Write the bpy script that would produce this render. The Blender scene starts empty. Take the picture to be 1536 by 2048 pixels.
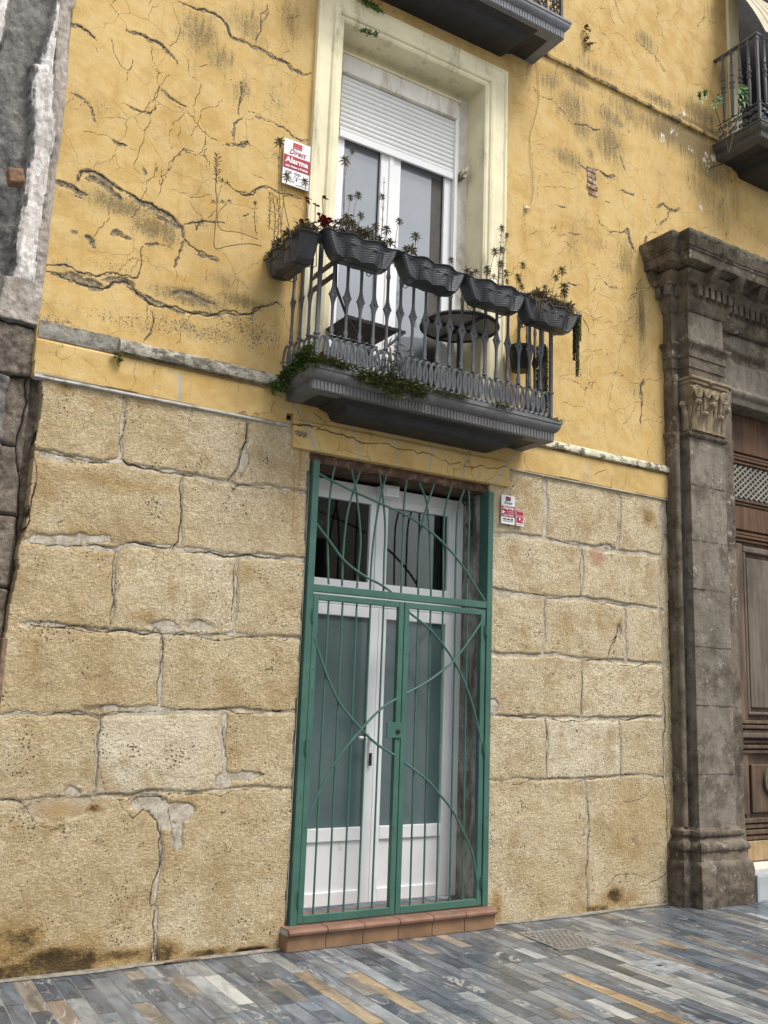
import bpy, bmesh, math, random
import numpy as np
from mathutils import Vector, Matrix
random.seed(7)
rng = np.random.default_rng(7)
R = math.radians
scene = bpy.context.scene
C = scene.collection

# ---------------------------------------------------------------- camera
CF, CD, CH = 1900.0, 5.8, 1.6            # focal length (px of a 2048 px tall frame), distance to facade, eye height
YA, PI_, RO = R(31.5146), R(10.9488), R(2.1357)
_f = np.array([math.sin(YA)*math.cos(PI_), math.cos(YA)*math.cos(PI_), math.sin(PI_)])
_r = np.array([math.cos(YA), -math.sin(YA), 0.0])
_u = np.cross(_r, _f)
RM = np.array([math.cos(RO)*_r+math.sin(RO)*_u, -math.sin(RO)*_r+math.cos(RO)*_u, _f])
cam_d = bpy.data.cameras.new('camera'); cam = bpy.data.objects.new('camera', cam_d); C.objects.link(cam)
cam.matrix_world = Matrix(((RM[0][0], RM[1][0], -RM[2][0], 0), (RM[0][1], RM[1][1], -RM[2][1], -CD), (RM[0][2], RM[1][2], -RM[2][2], CH), (0, 0, 0, 1)))
cam_d.sensor_fit = 'VERTICAL'; cam_d.sensor_height = 36; cam_d.lens = CF/2048*36
cam_d.clip_start = .05; cam_d.clip_end = 500
scene.camera = cam

# ---------------------------------------------------------------- daylight (bright overcast)
SUN_EL, SUN_AZ = R(60), R(153)           # azimuth the light comes from, measured from +y clockwise
world = bpy.data.worlds.new('World'); scene.world = world; world.use_nodes = True
wn = world.node_tree; wn.nodes.clear()
sky = wn.nodes.new('ShaderNodeTexSky'); sky.sky_type = 'NISHITA'; sky.sun_disc = False
sky.sun_elevation = SUN_EL; sky.sun_rotation = SUN_AZ; sky.dust_density = 3.0; sky.air_density = 1.0
hsv = wn.nodes.new('ShaderNodeHueSaturation'); hsv.inputs['Saturation'].default_value = .28
bg = wn.nodes.new('ShaderNodeBackground'); bg.inputs['Strength'].default_value = .125
wo = wn.nodes.new('ShaderNodeOutputWorld')
wn.links.new(sky.outputs[0], hsv.inputs['Color']); wn.links.new(hsv.outputs[0], bg.inputs['Color']); wn.links.new(bg.outputs[0], wo.inputs['Surface'])
sun_d = bpy.data.lights.new('sun', 'SUN'); sun = bpy.data.objects.new('sun', sun_d); C.objects.link(sun)
sun_d.energy = 1.9; sun_d.angle = R(22); sun_d.color = (1, .965, .91)
sv = Vector((math.sin(SUN_AZ)*math.cos(SUN_EL), math.cos(SUN_AZ)*math.cos(SUN_EL), math.sin(SUN_EL)))
sun.rotation_euler = (-sv).to_track_quat('-Z', 'Y').to_euler()
scene.view_settings.view_transform = 'Standard'; scene.view_settings.look = 'None'
scene.view_settings.exposure = .80; scene.view_settings.gamma = 1
scene.render.film_transparent = False

# ---------------------------------------------------------------- measuring: a pixel of the photo on the plane y
def P(px, py, y=0.0):
    d = RM.T @ np.array([(px-768)/CF, -(py-1024)/CF, 1.0]); t = (CD+y)/d[1]
    return (d[0]*t, y, CH+d[2]*t)
FR = {'A': (0, 0, 2.925), 'B': (480, 0, 2.925), 'C': (960, 0, 2.667), 'D': (0, 600, 2.743), 'E': (520, 600, 2.844),
      'F': (960, 600, 2.667), 'G': (520, 1200, 2.844), 'L': (0, 1250, 2.56), 'M': (940, 1250, 2.567), 'N': (780, 440, 3.84),
      'Q': (480, 240, 4.518), 'X': (0, 0, 1)}
def fp(fr, x, y): o = FR[fr]; return (o[0]+x/o[2], o[1]+y/o[2])
def PF(fr, x, y, dep=0.0): return P(*fp(fr, x, y), dep)

# ---------------------------------------------------------------- mesh helpers
def link(o, parent=None):
    C.objects.link(o)
    if parent is not None:
        o.parent = parent
        o.matrix_parent_inverse = Matrix.Translation(root_loc(parent)).inverted()
    return o
def root_loc(o):
    l = Vector(o.location); p = o.parent
    if p is not None: l = l + root_loc(p) - root_loc(p)   # children keep world coordinates
    return l
def tag(o, label=None, cat=None, group=None, kind=None):
    if label: o['label'] = label
    if cat: o['category'] = cat
    if group: o['group'] = group
    if kind: o['kind'] = kind
    return o
def thing(name, loc, label, cat, group=None):
    o = bpy.data.objects.new(name, None); o.empty_display_size = .1; C.objects.link(o); o.location = loc
    return tag(o, label, cat, group)
class MB:
    def __init__(s): s.v = []; s.f = []
    def box(s, x0, x1, y0, y1, z0, z1):
        b = len(s.v)
        s.v += [(x0,y0,z0),(x1,y0,z0),(x1,y1,z0),(x0,y1,z0),(x0,y0,z1),(x1,y0,z1),(x1,y1,z1),(x0,y1,z1)]
        s.f += [tuple(b+i for i in q) for q in ((0,3,2,1),(4,5,6,7),(0,1,5,4),(1,2,6,5),(2,3,7,6),(3,0,4,7))]
        return s
    def obox(s, c, ax, ay, az):              # box from centre and three half-axis vectors
        b = len(s.v); c, ax, ay, az = map(Vector, (c, ax, ay, az))
        for sz in (-1, 1):
            for sx, sy in ((-1,-1),(1,-1),(1,1),(-1,1)): s.v.append(tuple(c+sx*ax+sy*ay+sz*az))
        s.f += [tuple(b+i for i in q) for q in ((0,3,2,1),(4,5,6,7),(0,1,5,4),(1,2,6,5),(2,3,7,6),(3,0,4,7))]
        return s
    def bar(s, a, b, w, t, up=(0,0,1)):
        a, b = Vector(a), Vector(b); d = b-a; u = Vector(up)
        sx = d.cross(u)
        if sx.length < 1e-6: sx = d.cross(Vector((1,0,0)))
        sx.normalize(); sy = sx.cross(d).normalized()
        return s.obox((a+b)/2, d/2, sx*w/2, sy*t/2)
    def tube(s, pts, r, n=8, closed=False, cap=True):
        pts = [Vector(p) for p in pts]; m = len(pts); b = len(s.v)
        rr = r if isinstance(r, (list, tuple)) else [r]*m
        prev = None
        for i, p in enumerate(pts):
            if closed: t = pts[(i+1) % m]-pts[i-1]
            else: t = pts[min(i+1, m-1)]-pts[max(i-1, 0)]
            t.normalize()
            if prev is None:
                a = t.cross(Vector((0,0,1)))
                if a.length < .1: a = t.cross(Vector((1,0,0)))
            else: a = prev - t*prev.dot(t)
            a.normalize(); prev = a; c = t.cross(a)
            for k in range(n):
                an = 2*math.pi*k/n; s.v.append(tuple(p + (a*math.cos(an)+c*math.sin(an))*rr[i]))
        for i in range(m if closed else m-1):
            j = (i+1) % m
            for k in range(n):
                s.f.append((b+i*n+k, b+i*n+(k+1) % n, b+j*n+(k+1) % n, b+j*n+k))
        if cap and not closed:
            s.f.append(tuple(b+k for k in range(n))[::-1]); s.f.append(tuple(b+(m-1)*n+k for k in range(n)))
        return s
    def lathe(s, prof, c=(0,0,0), n=12):
        b = len(s.v)
        for r_, z in prof:
            for k in range(n):
                a = 2*math.pi*k/n; s.v.append((c[0]+r_*math.cos(a), c[1]+r_*math.sin(a), c[2]+z))
        for i in range(len(prof)-1):
            for k in range(n): s.f.append((b+i*n+k, b+i*n+(k+1) % n, b+(i+1)*n+(k+1) % n, b+(i+1)*n+k))
        s.f.append(tuple(b+k for k in range(n))[::-1]); s.f.append(tuple(b+(len(prof)-1)*n+k for k in range(n)))
        return s
    def quad(s, *p): b = len(s.v); s.v += [tuple(q) for q in p]; s.f.append(tuple(range(b, b+len(p)))); return s
    def build(s, name, mat, parent=None, smooth=False, bevel=0, seg=2, sharp=40):
        me = bpy.data.meshes.new(name); me.from_pydata(s.v, [], s.f); me.materials.append(mat)
        if smooth:
            me.polygons.foreach_set('use_smooth', [True]*len(me.polygons))
            me.set_sharp_from_angle(angle=R(sharp))
        o = bpy.data.objects.new(name, me); link(o, parent)
        if bevel:
            m = o.modifiers.new('bevel', 'BEVEL'); m.width = bevel; m.segments = seg; m.limit_method = 'ANGLE'; m.angle_limit = R(35)
        return o

# smooth value noise for numpy
def vnoise(x, y, f, seed=0):
    g = np.random.default_rng(seed+991).random((256, 256))
    u, v = x*f, y*f; iu, iv = np.floor(u).astype(int), np.floor(v).astype(int); fu, fv = u-iu, v-iv
    fu = fu*fu*(3-2*fu); fv = fv*fv*(3-2*fv)
    a = g[iu & 255, iv & 255]; b = g[(iu+1) & 255, iv & 255]; c = g[iu & 255, (iv+1) & 255]; d = g[(iu+1) & 255, (iv+1) & 255]
    return (a*(1-fu)+b*fu)*(1-fv)+(c*(1-fu)+d*fu)*fv
def fbm(x, y, f, seed=0, o=4, g=.5):
    t = 0; a = 1; n = 0
    for i in range(o): t = t+a*vnoise(x+i*13.7, y-i*7.1, f*2**i, seed+i); n += a; a *= g
    return t/n-.5
def sstep(a, b, x): t = np.clip((x-a)/(b-a), 0, 1); return t*t*(3-2*t)

def jitter_line(pts, amp=.18, depth=2, r=random):
    for _ in range(depth):
        out = [pts[0]]
        for a, b in zip(pts, pts[1:]):
            d = (b[0]-a[0], b[1]-a[1]); k = r.uniform(-amp, amp)
            out += [((a[0]+b[0])/2-d[1]*k, (a[1]+b[1])/2+d[0]*k), b]
        pts = out
    return pts
class Field:                                  # a wall surface sampled on a grid in its own plane
    def __init__(s, xs, zs):
        s.xs, s.zs = xs, zs; s.X, s.Z = np.meshgrid(xs, zs)
    def dist(s, lines, rad, widths=None):
        D = np.full(s.X.shape, 9.0)
        for li, pts in enumerate(lines):
            w = widths[li] if widths is not None else 0
            n = len(pts)-1
            for i, (a, b) in enumerate(zip(pts, pts[1:])):
                x0, x1 = sorted((a[0], b[0])); z0, z1 = sorted((a[1], b[1]))
                i0, i1 = np.searchsorted(s.xs, (x0-rad, x1+rad)); j0, j1 = np.searchsorted(s.zs, (z0-rad, z1+rad))
                if i0 == i1 or j0 == j1: continue
                X, Z = s.X[j0:j1, i0:i1], s.Z[j0:j1, i0:i1]
                dx, dz = b[0]-a[0], b[1]-a[1]; L = dx*dx+dz*dz+1e-9
                t = np.clip(((X-a[0])*dx+(Z-a[1])*dz)/L, 0, 1)
                d = np.hypot(X-a[0]-t*dx, Z-a[1]-t*dz)
                if w:
                    ta = min(1, 3*min(i, n-i)/max(n, 1)+.35); d = d-w*ta
                D[j0:j1, i0:i1] = np.minimum(D[j0:j1, i0:i1], d)
        return D
    def blobs(s, lst):                        # (x, z, rx, rz, strength)
        D = np.zeros(s.X.shape)
        for x, z, rx, rz, k in lst:
            D = np.maximum(D, k*np.exp(-(((s.X-x)/rx)**2+((s.Z-z)/rz)**2)))
        return D
    def mesh(s, name, Y, keep, drop, attrs, mat, parent):
        K = keep.copy()
        ring = keep.copy(); ring[1:] |= keep[:-1]; ring[:-1] |= keep[1:]; ring[:, 1:] |= keep[:, :-1]; ring[:, :-1] |= keep[:, 1:]
        ring[1:, 1:] |= keep[:-1, :-1]; ring[:-1, :-1] |= keep[1:, 1:]; ring[1:, :-1] |= keep[:-1, 1:]; ring[:-1, 1:] |= keep[1:, :-1]
        Y = np.where(keep, Y, drop)
        idx = np.full(K.shape, -1); idx[ring] = np.arange(ring.sum())
        q = ring[:-1, :-1] & ring[1:, :-1] & ring[:-1, 1:] & ring[1:, 1:]
        kq = K[:-1, :-1] | K[1:, :-1] | K[:-1, 1:] | K[1:, 1:]; q &= kq
        allk = (K[:-1, :-1] & K[1:, :-1] & K[:-1, 1:] & K[1:, 1:])[q]
        F = np.stack([idx[:-1, :-1][q], idx[:-1, 1:][q], idx[1:, 1:][q], idx[1:, :-1][q]], 1)
        V = np.stack([s.X[ring], Y[ring], s.Z[ring]], 1)
        me = bpy.data.meshes.new(name); me.vertices.add(len(V)); me.vertices.foreach_set('co', V.ravel())
        me.loops.add(F.size); me.loops.foreach_set('vertex_index', F.ravel().astype(np.int32))
        me.polygons.add(len(F)); me.polygons.foreach_set('loop_start', np.arange(0, F.size, 4, dtype=np.int32))
        me.polygons.foreach_set('use_smooth', allk)
        for k, a in attrs.items():
            at = me.attributes.new(k, 'FLOAT', 'POINT'); at.data.foreach_set('value', np.ascontiguousarray(a[ring], dtype=np.float32))
        me.update(calc_edges=True); me.materials.append(mat)
        o = bpy.data.objects.new(name, me); link(o, parent); return o

# ---------------------------------------------------------------- materials
class Mt:
    def __init__(s, name):
        s.m = bpy.data.materials.new(name); s.m.use_nodes = True; s.t = s.m.node_tree; s.t.nodes.clear()
        s.out = s.n('ShaderNodeOutputMaterial'); s.b = s.n('ShaderNodeBsdfPrincipled'); s.l(s.b.outputs[0], s.out.inputs[0])
        s.co = s.n('ShaderNodeNewGeometry').outputs['Position']; s.b.inputs['Specular IOR Level'].default_value = .3
    def n(s, t): return s.t.nodes.new(t)
    def l(s, a, b): s.t.links.new(a, b)
    def put(s, sock, v):
        if isinstance(v, bpy.types.NodeSocket): s.l(v, sock)
        elif isinstance(v, (tuple, list)) and len(v) == 3 and sock.type == 'RGBA': sock.default_value = (*v, 1)
        else: sock.default_value = v
    def math(s, op, a, b=0.0, c=0.0, clamp=False):
        n = s.n('ShaderNodeMath'); n.operation = op; n.use_clamp = clamp
        s.put(n.inputs[0], a); s.put(n.inputs[1], b); s.put(n.inputs[2], c); return n.outputs[0]
    def noise(s, sc, det=4, rough=.55, vec=None, dist=0.0):
        n = s.n('ShaderNodeTexNoise'); n.inputs['Scale'].default_value = sc; n.inputs['Detail'].default_value = det
        n.inputs['Roughness'].default_value = rough; n.inputs['Distortion'].default_value = dist
        s.l(vec if vec is not None else s.co, n.inputs['Vector']); return n.outputs['Fac']
    def vor(s, sc, feat='F1', vec=None, out='Distance', rnd=1.0):
        n = s.n('ShaderNodeTexVoronoi'); n.feature = feat; n.inputs['Scale'].default_value = sc; n.inputs['Randomness'].default_value = rnd
        s.l(vec if vec is not None else s.co, n.inputs['Vector']); return n.outputs[out]
    def scale(s, x, y, z, vec=None):
        n = s.n('ShaderNodeMapping'); n.inputs['Scale'].default_value = (x, y, z); s.l(vec if vec is not None else s.co, n.inputs[0]); return n.outputs[0]
    def rng(s, v, a, b, c=0.0, d=1.0, sm=True):
        n = s.n('ShaderNodeMapRange'); n.interpolation_type = 'SMOOTHSTEP' if sm else 'LINEAR'
        for i, q in enumerate((v, a, b, c, d)): s.put(n.inputs[i], q)
        return n.outputs[0]
    def mix(s, f, a, b):
        n = s.n('ShaderNodeMix'); n.data_type = 'RGBA'; n.clamp_factor = True
        s.put(n.inputs[0], f); s.put(n.inputs[6], a); s.put(n.inputs[7], b); return n.outputs[2]
    def attr(s, name, out='Fac'):
        n = s.n('ShaderNodeAttribute'); n.attribute_name = name; return n.outputs[out]
    def bump(s, h, st=.5, dist=.01, prev=None):
        n = s.n('ShaderNodeBump'); n.inputs['Strength'].default_value = st; n.inputs['Distance'].default_value = dist
        s.l(h, n.inputs['Height'])
        if prev is not None: s.l(prev, n.inputs['Normal'])
        return n.outputs[0]
    def done(s, col, rough=.8, nrm=None, metal=0.0, spec=None):
        s.put(s.b.inputs['Base Color'], col); s.put(s.b.inputs['Roughness'], rough); s.put(s.b.inputs['Metallic'], metal)
        if nrm is not None: s.l(nrm, s.b.inputs['Normal'])
        if spec is not None: s.b.inputs['Specular IOR Level'].default_value = spec
        return s.m
def simple(name, col, rough=.6, var=.15, sc=8, bs=60, bst=.2, bd=.003, metal=0.0, dirt=None, dsc=5, dth=(.5, .7), spec=.3, streak=False):
    m = Mt(name); n1 = m.noise(sc, 5)
    c = m.mix(m.rng(n1, .3, .7), tuple(q*(1-var) for q in col), tuple(min(1, q*(1+var)) for q in col))
    if dirt:
        v = m.scale(1, 1, .25) if streak else None
        c = m.mix(m.rng(m.noise(dsc, 7, .7, v), dth[0], dth[1]), c, dirt)
    return m.done(c, m.rng(m.noise(sc*3, 3), .2, .8, max(0, rough-.1), min(1, rough+.1)), m.bump(m.noise(bs, 5, .6), bst, bd), metal, spec)

def mat_plaster():
    m = Mt('yellow_plaster')
    big = m.noise(.9, 5, .6); mid = m.noise(5, 6, .6); fine = m.noise(40, 5, .65)
    strk = m.noise(9, 6, .65, m.scale(1, 1, .16)); strk2 = m.noise(34, 5, .7, m.scale(1, 1, .12))
    c = m.mix(m.rng(big, .35, .65), (.49, .315, .105), (.56, .385, .145))
    c = m.mix(m.rng(mid, .35, .62, 0, .7), c, (.62, .46, .215)); c = m.mix(m.rng(m.noise(2.4, 7, .7), .50, .64, 0, .6), c, (.45, .30, .11))
    c = m.mix(m.math('MULTIPLY', m.rng(strk, .52, .75), .5), c, (.41, .255, .08))
    c = m.mix(m.math('MULTIPLY', m.rng(fine, .55, .8), .3), c, (.40, .25, .07))
    dirt = m.attr('dirt')
    # grey-brown weathering: broad wash, fine speckle that thins out at the rim, vertical streaks, lichen pits
    wash = m.math('MULTIPLY', m.rng(m.math('ADD', dirt, m.math('MULTIPLY', m.math('SUBTRACT', m.noise(5, 8, .78), .5), 2.4)), .35, 1.0), .55)
    c = m.mix(wash, c, (.33, .24, .10))
    sp = m.math('ADD', m.math('MULTIPLY', m.noise(85, 7, .8), .62), m.math('MULTIPLY', strk2, .38))
    blot = m.math('MULTIPLY', m.math('SUBTRACT', m.noise(10, 6, .75), .5), .35)
    T = m.math('SUBTRACT', .645, m.math('MULTIPLY', m.math('ADD', dirt, m.math('MULTIPLY', blot, 1.5)), .19))
    sc = m.rng(m.math('SUBTRACT', sp, T), -.01, .045)
    c = m.mix(m.math('MULTIPLY', sc, .74), c, (.155, .118, .062))
    pits = m.attr('pits'); R1 = m.math('MULTIPLY', pits, m.math('MULTIPLY', m.noise(11, 5, .8), .78))
    pm = m.rng(m.math('SUBTRACT', m.vor(34), m.math('SUBTRACT', R1, .08)), .03, -.03)
    pm2 = m.rng(m.math('SUBTRACT', m.vor(75), R1), .03, -.04)
    pm = m.math('MAXIMUM', pm, m.math('MULTIPLY', pm2, .8))
    c = m.mix(m.math('MULTIPLY', pm, .85), c, (.15, .13, .10))
    nz = m.math('SUBTRACT', m.noise(55, 6, .7), .5)
    pe = m.rng(m.math('ADD', m.attr('peel'), m.math('ADD', m.math('MULTIPLY', nz, .045), m.math('MULTIPLY', m.math('SUBTRACT', m.noise(13, 6, .7), .5), .07))), -.0015, .0015)
    gcol = m.mix(m.rng(m.noise(60, 7, .8), .40, .62), (.10, .078, .05), (.37, .295, .18))
    c = m.mix(pe, c, gcol)
    jn = m.rng(m.math('ADD', m.attr('joint'), m.math('MULTIPLY', nz, .008)), -.001, .001)
    c = m.mix(jn, c, m.mix(m.rng(mid, .4, .7), (.36, .345, .28), (.46, .45, .39)))
    wh = m.rng(m.math('ADD', m.attr('white'), m.math('MULTIPLY', m.math('SUBTRACT', m.noise(25, 6, .75, m.scale(1, 1, .5)), .5), 1.6)), .62, .68)
    c = m.mix(wh, c, (.66, .63, .56))
    wv_ = m.n('ShaderNodeTexNoise'); wv_.inputs['Scale'].default_value = 5; wv_.inputs['Detail'].default_value = 6; m.l(m.co, wv_.inputs['Vector'])
    mxv = m.n('ShaderNodeMix'); mxv.data_type = 'VECTOR'; mxv.inputs[0].default_value = .13; m.l(m.co, mxv.inputs[4]); m.l(wv_.outputs['Color'], mxv.inputs[5])
    ed = m.vor(3.4, 'DISTANCE_TO_EDGE', vec=mxv.outputs[1]); net = m.math('MULTIPLY', m.rng(ed, .0075, .002), m.rng(m.noise(1.7, 4, .65), .45, .55))
    c = m.mix(m.math('MULTIPLY', net, .75), c, (.15, .105, .05))
    cr = m.rng(m.math('ADD', m.attr('crack'), m.math('MULTIPLY', nz, .006)), -.0034, -.0004)
    c = m.mix(m.math('MULTIPLY', cr, .85), c, (.055, .045, .032))
    h = m.math('ADD', m.math('MULTIPLY', m.noise(16, 7, .65), 1.0), m.math('MULTIPLY', m.noise(110, 4, .7), .25))
    h = m.math('SUBTRACT', h, m.math('MULTIPLY', cr, .9)); h = m.math('SUBTRACT', h, m.math('MULTIPLY', pe, .55)); h = m.math('SUBTRACT', h, m.math('MULTIPLY', pm, .25))
    h = m.math('ADD', h, m.math('MULTIPLY', m.math('MULTIPLY', pe, m.noise(60, 5, .7)), .9))
    return m.done(c, .85, m.bump(h, .8, .008), spec=.2)

def mat_stone():
    m = Mt('sandstone_blocks')
    big = m.noise(1.6, 5, .6); mid = m.noise(7, 6, .65); g1 = m.noise(62, 6, .72, m.scale(1, 1, 1.25)); g2 = m.vor(75); g3 = m.noise(170, 3, .7)
    tone = m.attr('tone')
    c = m.mix(tone, (.86, .76, .55), (.70, .52, .265))
    c = m.mix(m.rng(big, .38, .65, 0, .5), c, (.76, .64, .41))
    c = m.mix(m.rng(mid, .48, .72, 0, .45), c, (.60, .46, .25))
    grain = m.rng(g1, .40, .62)
    c = m.mix(m.math('MULTIPLY', m.math('SUBTRACT', 1.0, grain), .66), c, (.39, .29, .155))
    c = m.mix(m.math('MULTIPLY', m.rng(g1, .54, .68), .6), c, (.93, .87, .70))
    hr1 = m.math('MULTIPLY', m.rng(m.noise(4.5, 5, .75), .40, .68), .38)
    lt_ = m.attr('light'); c = m.mix(m.rng(lt_, .1, 1.0, 0, .32, False), c, (.84, .79, .66)); c = m.mix(m.rng(lt_, -.1, -1.0, 0, .30, False), c, (.50, .38, .22))
    holes = m.math('MAXIMUM', m.rng(m.math('SUBTRACT', m.vor(48), m.math('SUBTRACT', hr1, .04)), .05, -.04), m.rng(m.math('SUBTRACT', m.vor(19), m.math('SUBTRACT', hr1, .20)), .03, -.03))
    c = m.mix(m.math('MULTIPLY', holes, .85), c, (.075, .05, .028))
    blt = m.noise(3.4, 8, .72); c = m.mix(m.rng(blt, .48, .64, 0, .68), c, (.43, .30, .15)); c = m.mix(m.rng(blt, .46, .30, 0, .45), c, (.86, .78, .60))
    dirt = m.attr('dirt')
    d = m.rng(m.math('ADD', dirt, m.math('MULTIPLY', m.math('SUBTRACT', m.noise(11, 8, .78), .5), 2.6)), .70, 1.35)
    d0 = m.rng(m.math('ADD', dirt, m.math('MULTIPLY', m.math('SUBTRACT', m.noise(4, 7, .72), .5), .9)), .10, .95)
    c = m.mix(m.math('MULTIPLY', d0, .8), c, (.40, .25, .085))
    c = m.mix(m.math('MULTIPLY', d, .9), c, (.07, .047, .025))
    nz = m.math('SUBTRACT', m.noise(42, 6, .72), .5)
    nz2 = m.math('SUBTRACT', m.noise(14, 6, .7), .5)
    j = m.rng(m.math('ADD', m.attr('mortar'), m.math('ADD', m.math('MULTIPLY', nz, .035), m.math('MULTIPLY', nz2, .045))), -.003, .004)
    j = m.math('MULTIPLY', j, m.rng(m.noise(60, 4, .7), .3, .5, .75, 1.0))
    mc = m.mix(m.rng(m.noise(11, 6, .7), .35, .65), (.33, .285, .215), (.57, .52, .425))
    mc = m.mix(m.attr('warm'), mc, (.40, .28, .14))
    c = m.mix(j, c, mc)
    rd = m.rng(m.math('ADD', m.attr('red'), m.math('MULTIPLY', m.math('SUBTRACT', m.noise(30, 5, .7), .5), .9)), .3, .9)
    c = m.mix(m.math('MULTIPLY', rd, .5), c, (.42, .13, .10))
    rs = m.math('MULTIPLY', m.attr('rust'), m.rng(m.noise(20, 4, .6, m.scale(2, 1, .1)), .35, .65))
    c = m.mix(m.math('MULTIPLY', rs, .75), c, (.36, .16, .03))
    cr = m.rng(m.math('ADD', m.attr('crack'), m.math('MULTIPLY', nz, .010)), -.0022, .0012)
    c = m.mix(m.math('MULTIPLY', cr, m.rng(m.noise(4, 4, .7), .36, .52, .25, .95)), c, (.045, .035, .024))
    inv = m.math('SUBTRACT', 1.0, j)
    h = m.math('MULTIPLY', m.math('ADD', m.math('MULTIPLY', g1, 1.5), m.math('MULTIPLY', g3, .5)), m.math('ADD', .22, m.math('MULTIPLY', inv, .78)))
    h = m.math('SUBTRACT', h, m.math('MULTIPLY', holes, .7)); h = m.math('SUBTRACT', h, m.math('MULTIPLY', cr, 1.2))
    return m.done(c, .9, m.bump(h, 1.0, .015), spec=.15)

def mat_neighbour():
    m = Mt('old_grey_masonry')
    big = m.noise(2.2, 5, .6); mid = m.noise(14, 7, .72); fine = m.noise(70, 5, .7)
    c = m.mix(m.rng(big, .35, .65), (.085, .083, .08), (.19, .183, .17)); c = m.mix(m.rng(mid, .38, .7, 0, .8), c, (.30, .285, .26))
    c = m.mix(m.rng(fine, .5, .72, 0, .6), c, (.05, .047, .044))
    br = m.attr('brown'); c = m.mix(m.math('MULTIPLY', br, .9), c, m.mix(m.rng(mid, .35, .65), (.10, .078, .058), (.27, .215, .16)))
    nz = m.math('SUBTRACT', m.noise(16, 7, .75, m.scale(1, 1, .3)), .5)
    pk = m.rng(m.math('ADD', m.attr('pink'), m.math('MULTIPLY', nz, .16)), -.004, .006)
    c = m.mix(pk, c, m.mix(m.rng(m.noise(18, 6, .7, m.scale(1, 1, .3)), .35, .7), (.34, .295, .25), (.52, .47, .42)))
    w = m.rng(m.math('ADD', m.attr('lime'), m.math('MULTIPLY', nz, .13)), -.003, .006)
    c = m.mix(w, c, m.mix(m.rng(m.noise(26, 7, .75, m.scale(1, 1, .2)), .38, .66), (.56, .51, .46), (.86, .84, .82)))
    cr = m.rng(m.attr('crack'), -.004, .002); c = m.mix(cr, c, (.02, .018, .015))
    h = m.math('ADD', m.math('MULTIPLY', m.noise(12, 8, .7, m.scale(1, 1, .5)), 2.0), m.math('MULTIPLY', fine, .5))
    return m.done(c, .9, m.bump(h, 1.0, .016), spec=.15)

def mat_portal(name, a, b, d, amt=.6):
    m = Mt(name)
    big = m.noise(1.7, 6, .65, m.scale(1, 1, .6)); st = m.noise(8, 7, .7, m.scale(1.3, 1.3, .28)); fine = m.noise(75, 6, .72)
    c = m.mix(m.rng(big, .36, .64), a, b)
    c = m.mix(m.math('MULTIPLY', m.rng(st, .45, .66), amt), c, d)
    c = m.mix(m.rng(m.noise(3.1, 8, .75), .48, .62, 0, .75), c, d); c = m.mix(m.rng(m.noise(4.3, 8, .78), .54, .66, 0, .5), c, tuple(q*1.6 for q in b))
    ch = m.rng(m.math('ADD', m.noise(6, 8, .75), m.math('MULTIPLY', m.noise(38, 4, .7), .3)), .74, .79)
    c = m.mix(m.math('MULTIPLY', ch, .65), c, (.40, .365, .31))
    c = m.mix(m.rng(fine, .52, .75, 0, .55), c, tuple(q*.35 for q in a))
    h = m.math('ADD', m.noise(9, 7, .65), m.math('MULTIPLY', fine, .4)); h = m.math('ADD', h, m.math('MULTIPLY', ch, .12))
    return m.done(c, .85, m.bump(h, 1.0, .018), spec=.2)

def mat_paving():
    m = Mt('slate_paving')
    c = m.attr('tile', 'Color'); sd = m.attr('tile', 'Alpha')
    off = m.n('ShaderNodeVectorMath'); off.operation = 'ADD'; m.l(m.co, off.inputs[0])
    cb = m.n('ShaderNodeCombineXYZ'); m.put(cb.inputs[2], m.math('MULTIPLY', sd, 40.0)); m.put(cb.inputs[0], m.math('MULTIPLY', sd, 11.0)); m.l(cb.outputs[0], off.inputs[1])
    v = off.outputs[0]; vs = m.scale(1, .22, 1, v)
    n1 = m.noise(14, 6, .65, vs, .6); n2 = m.noise(5, 5, .6, vs, 1.2)
    dk = m.n('ShaderNodeVectorMath'); dk.operation = 'SCALE'; m.l(c, dk.inputs[0]); m.put(dk.inputs[3], m.rng(n1, .34, .66, .62, 1.28))
    c2 = dk.outputs[0]
    vein = m.math('ABSOLUTE', m.math('SUBTRACT', n2, .5))
    vm = m.math('MULTIPLY', m.rng(vein, .018, .0), m.rng(m.noise(2.3, 3, .5, v), .46, .6))
    c2 = m.mix(m.math('MULTIPLY', vm, .65), c2, (.50, .48, .42))
    pt = m.rng(m.noise(3.2, 6, .7, v), .60, .66); c2 = m.mix(m.math('MULTIPLY', pt, .35), c2, (.33, .25, .16))
    dust = m.rng(m.noise(1.6, 7, .7), .48, .72); c2 = m.mix(m.math('MULTIPLY', dust, .22), c2, (.36, .345, .31))
    wet = m.noise(2.2, 6, .7)
    return m.done(c2, m.rng(wet, .4, .62, .14, .42), m.bump(m.math('ADD', m.noise(12, 6, .65, vs), m.math('MULTIPLY', m.noise(90, 3), .2)), .35, .004), spec=.45)

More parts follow.
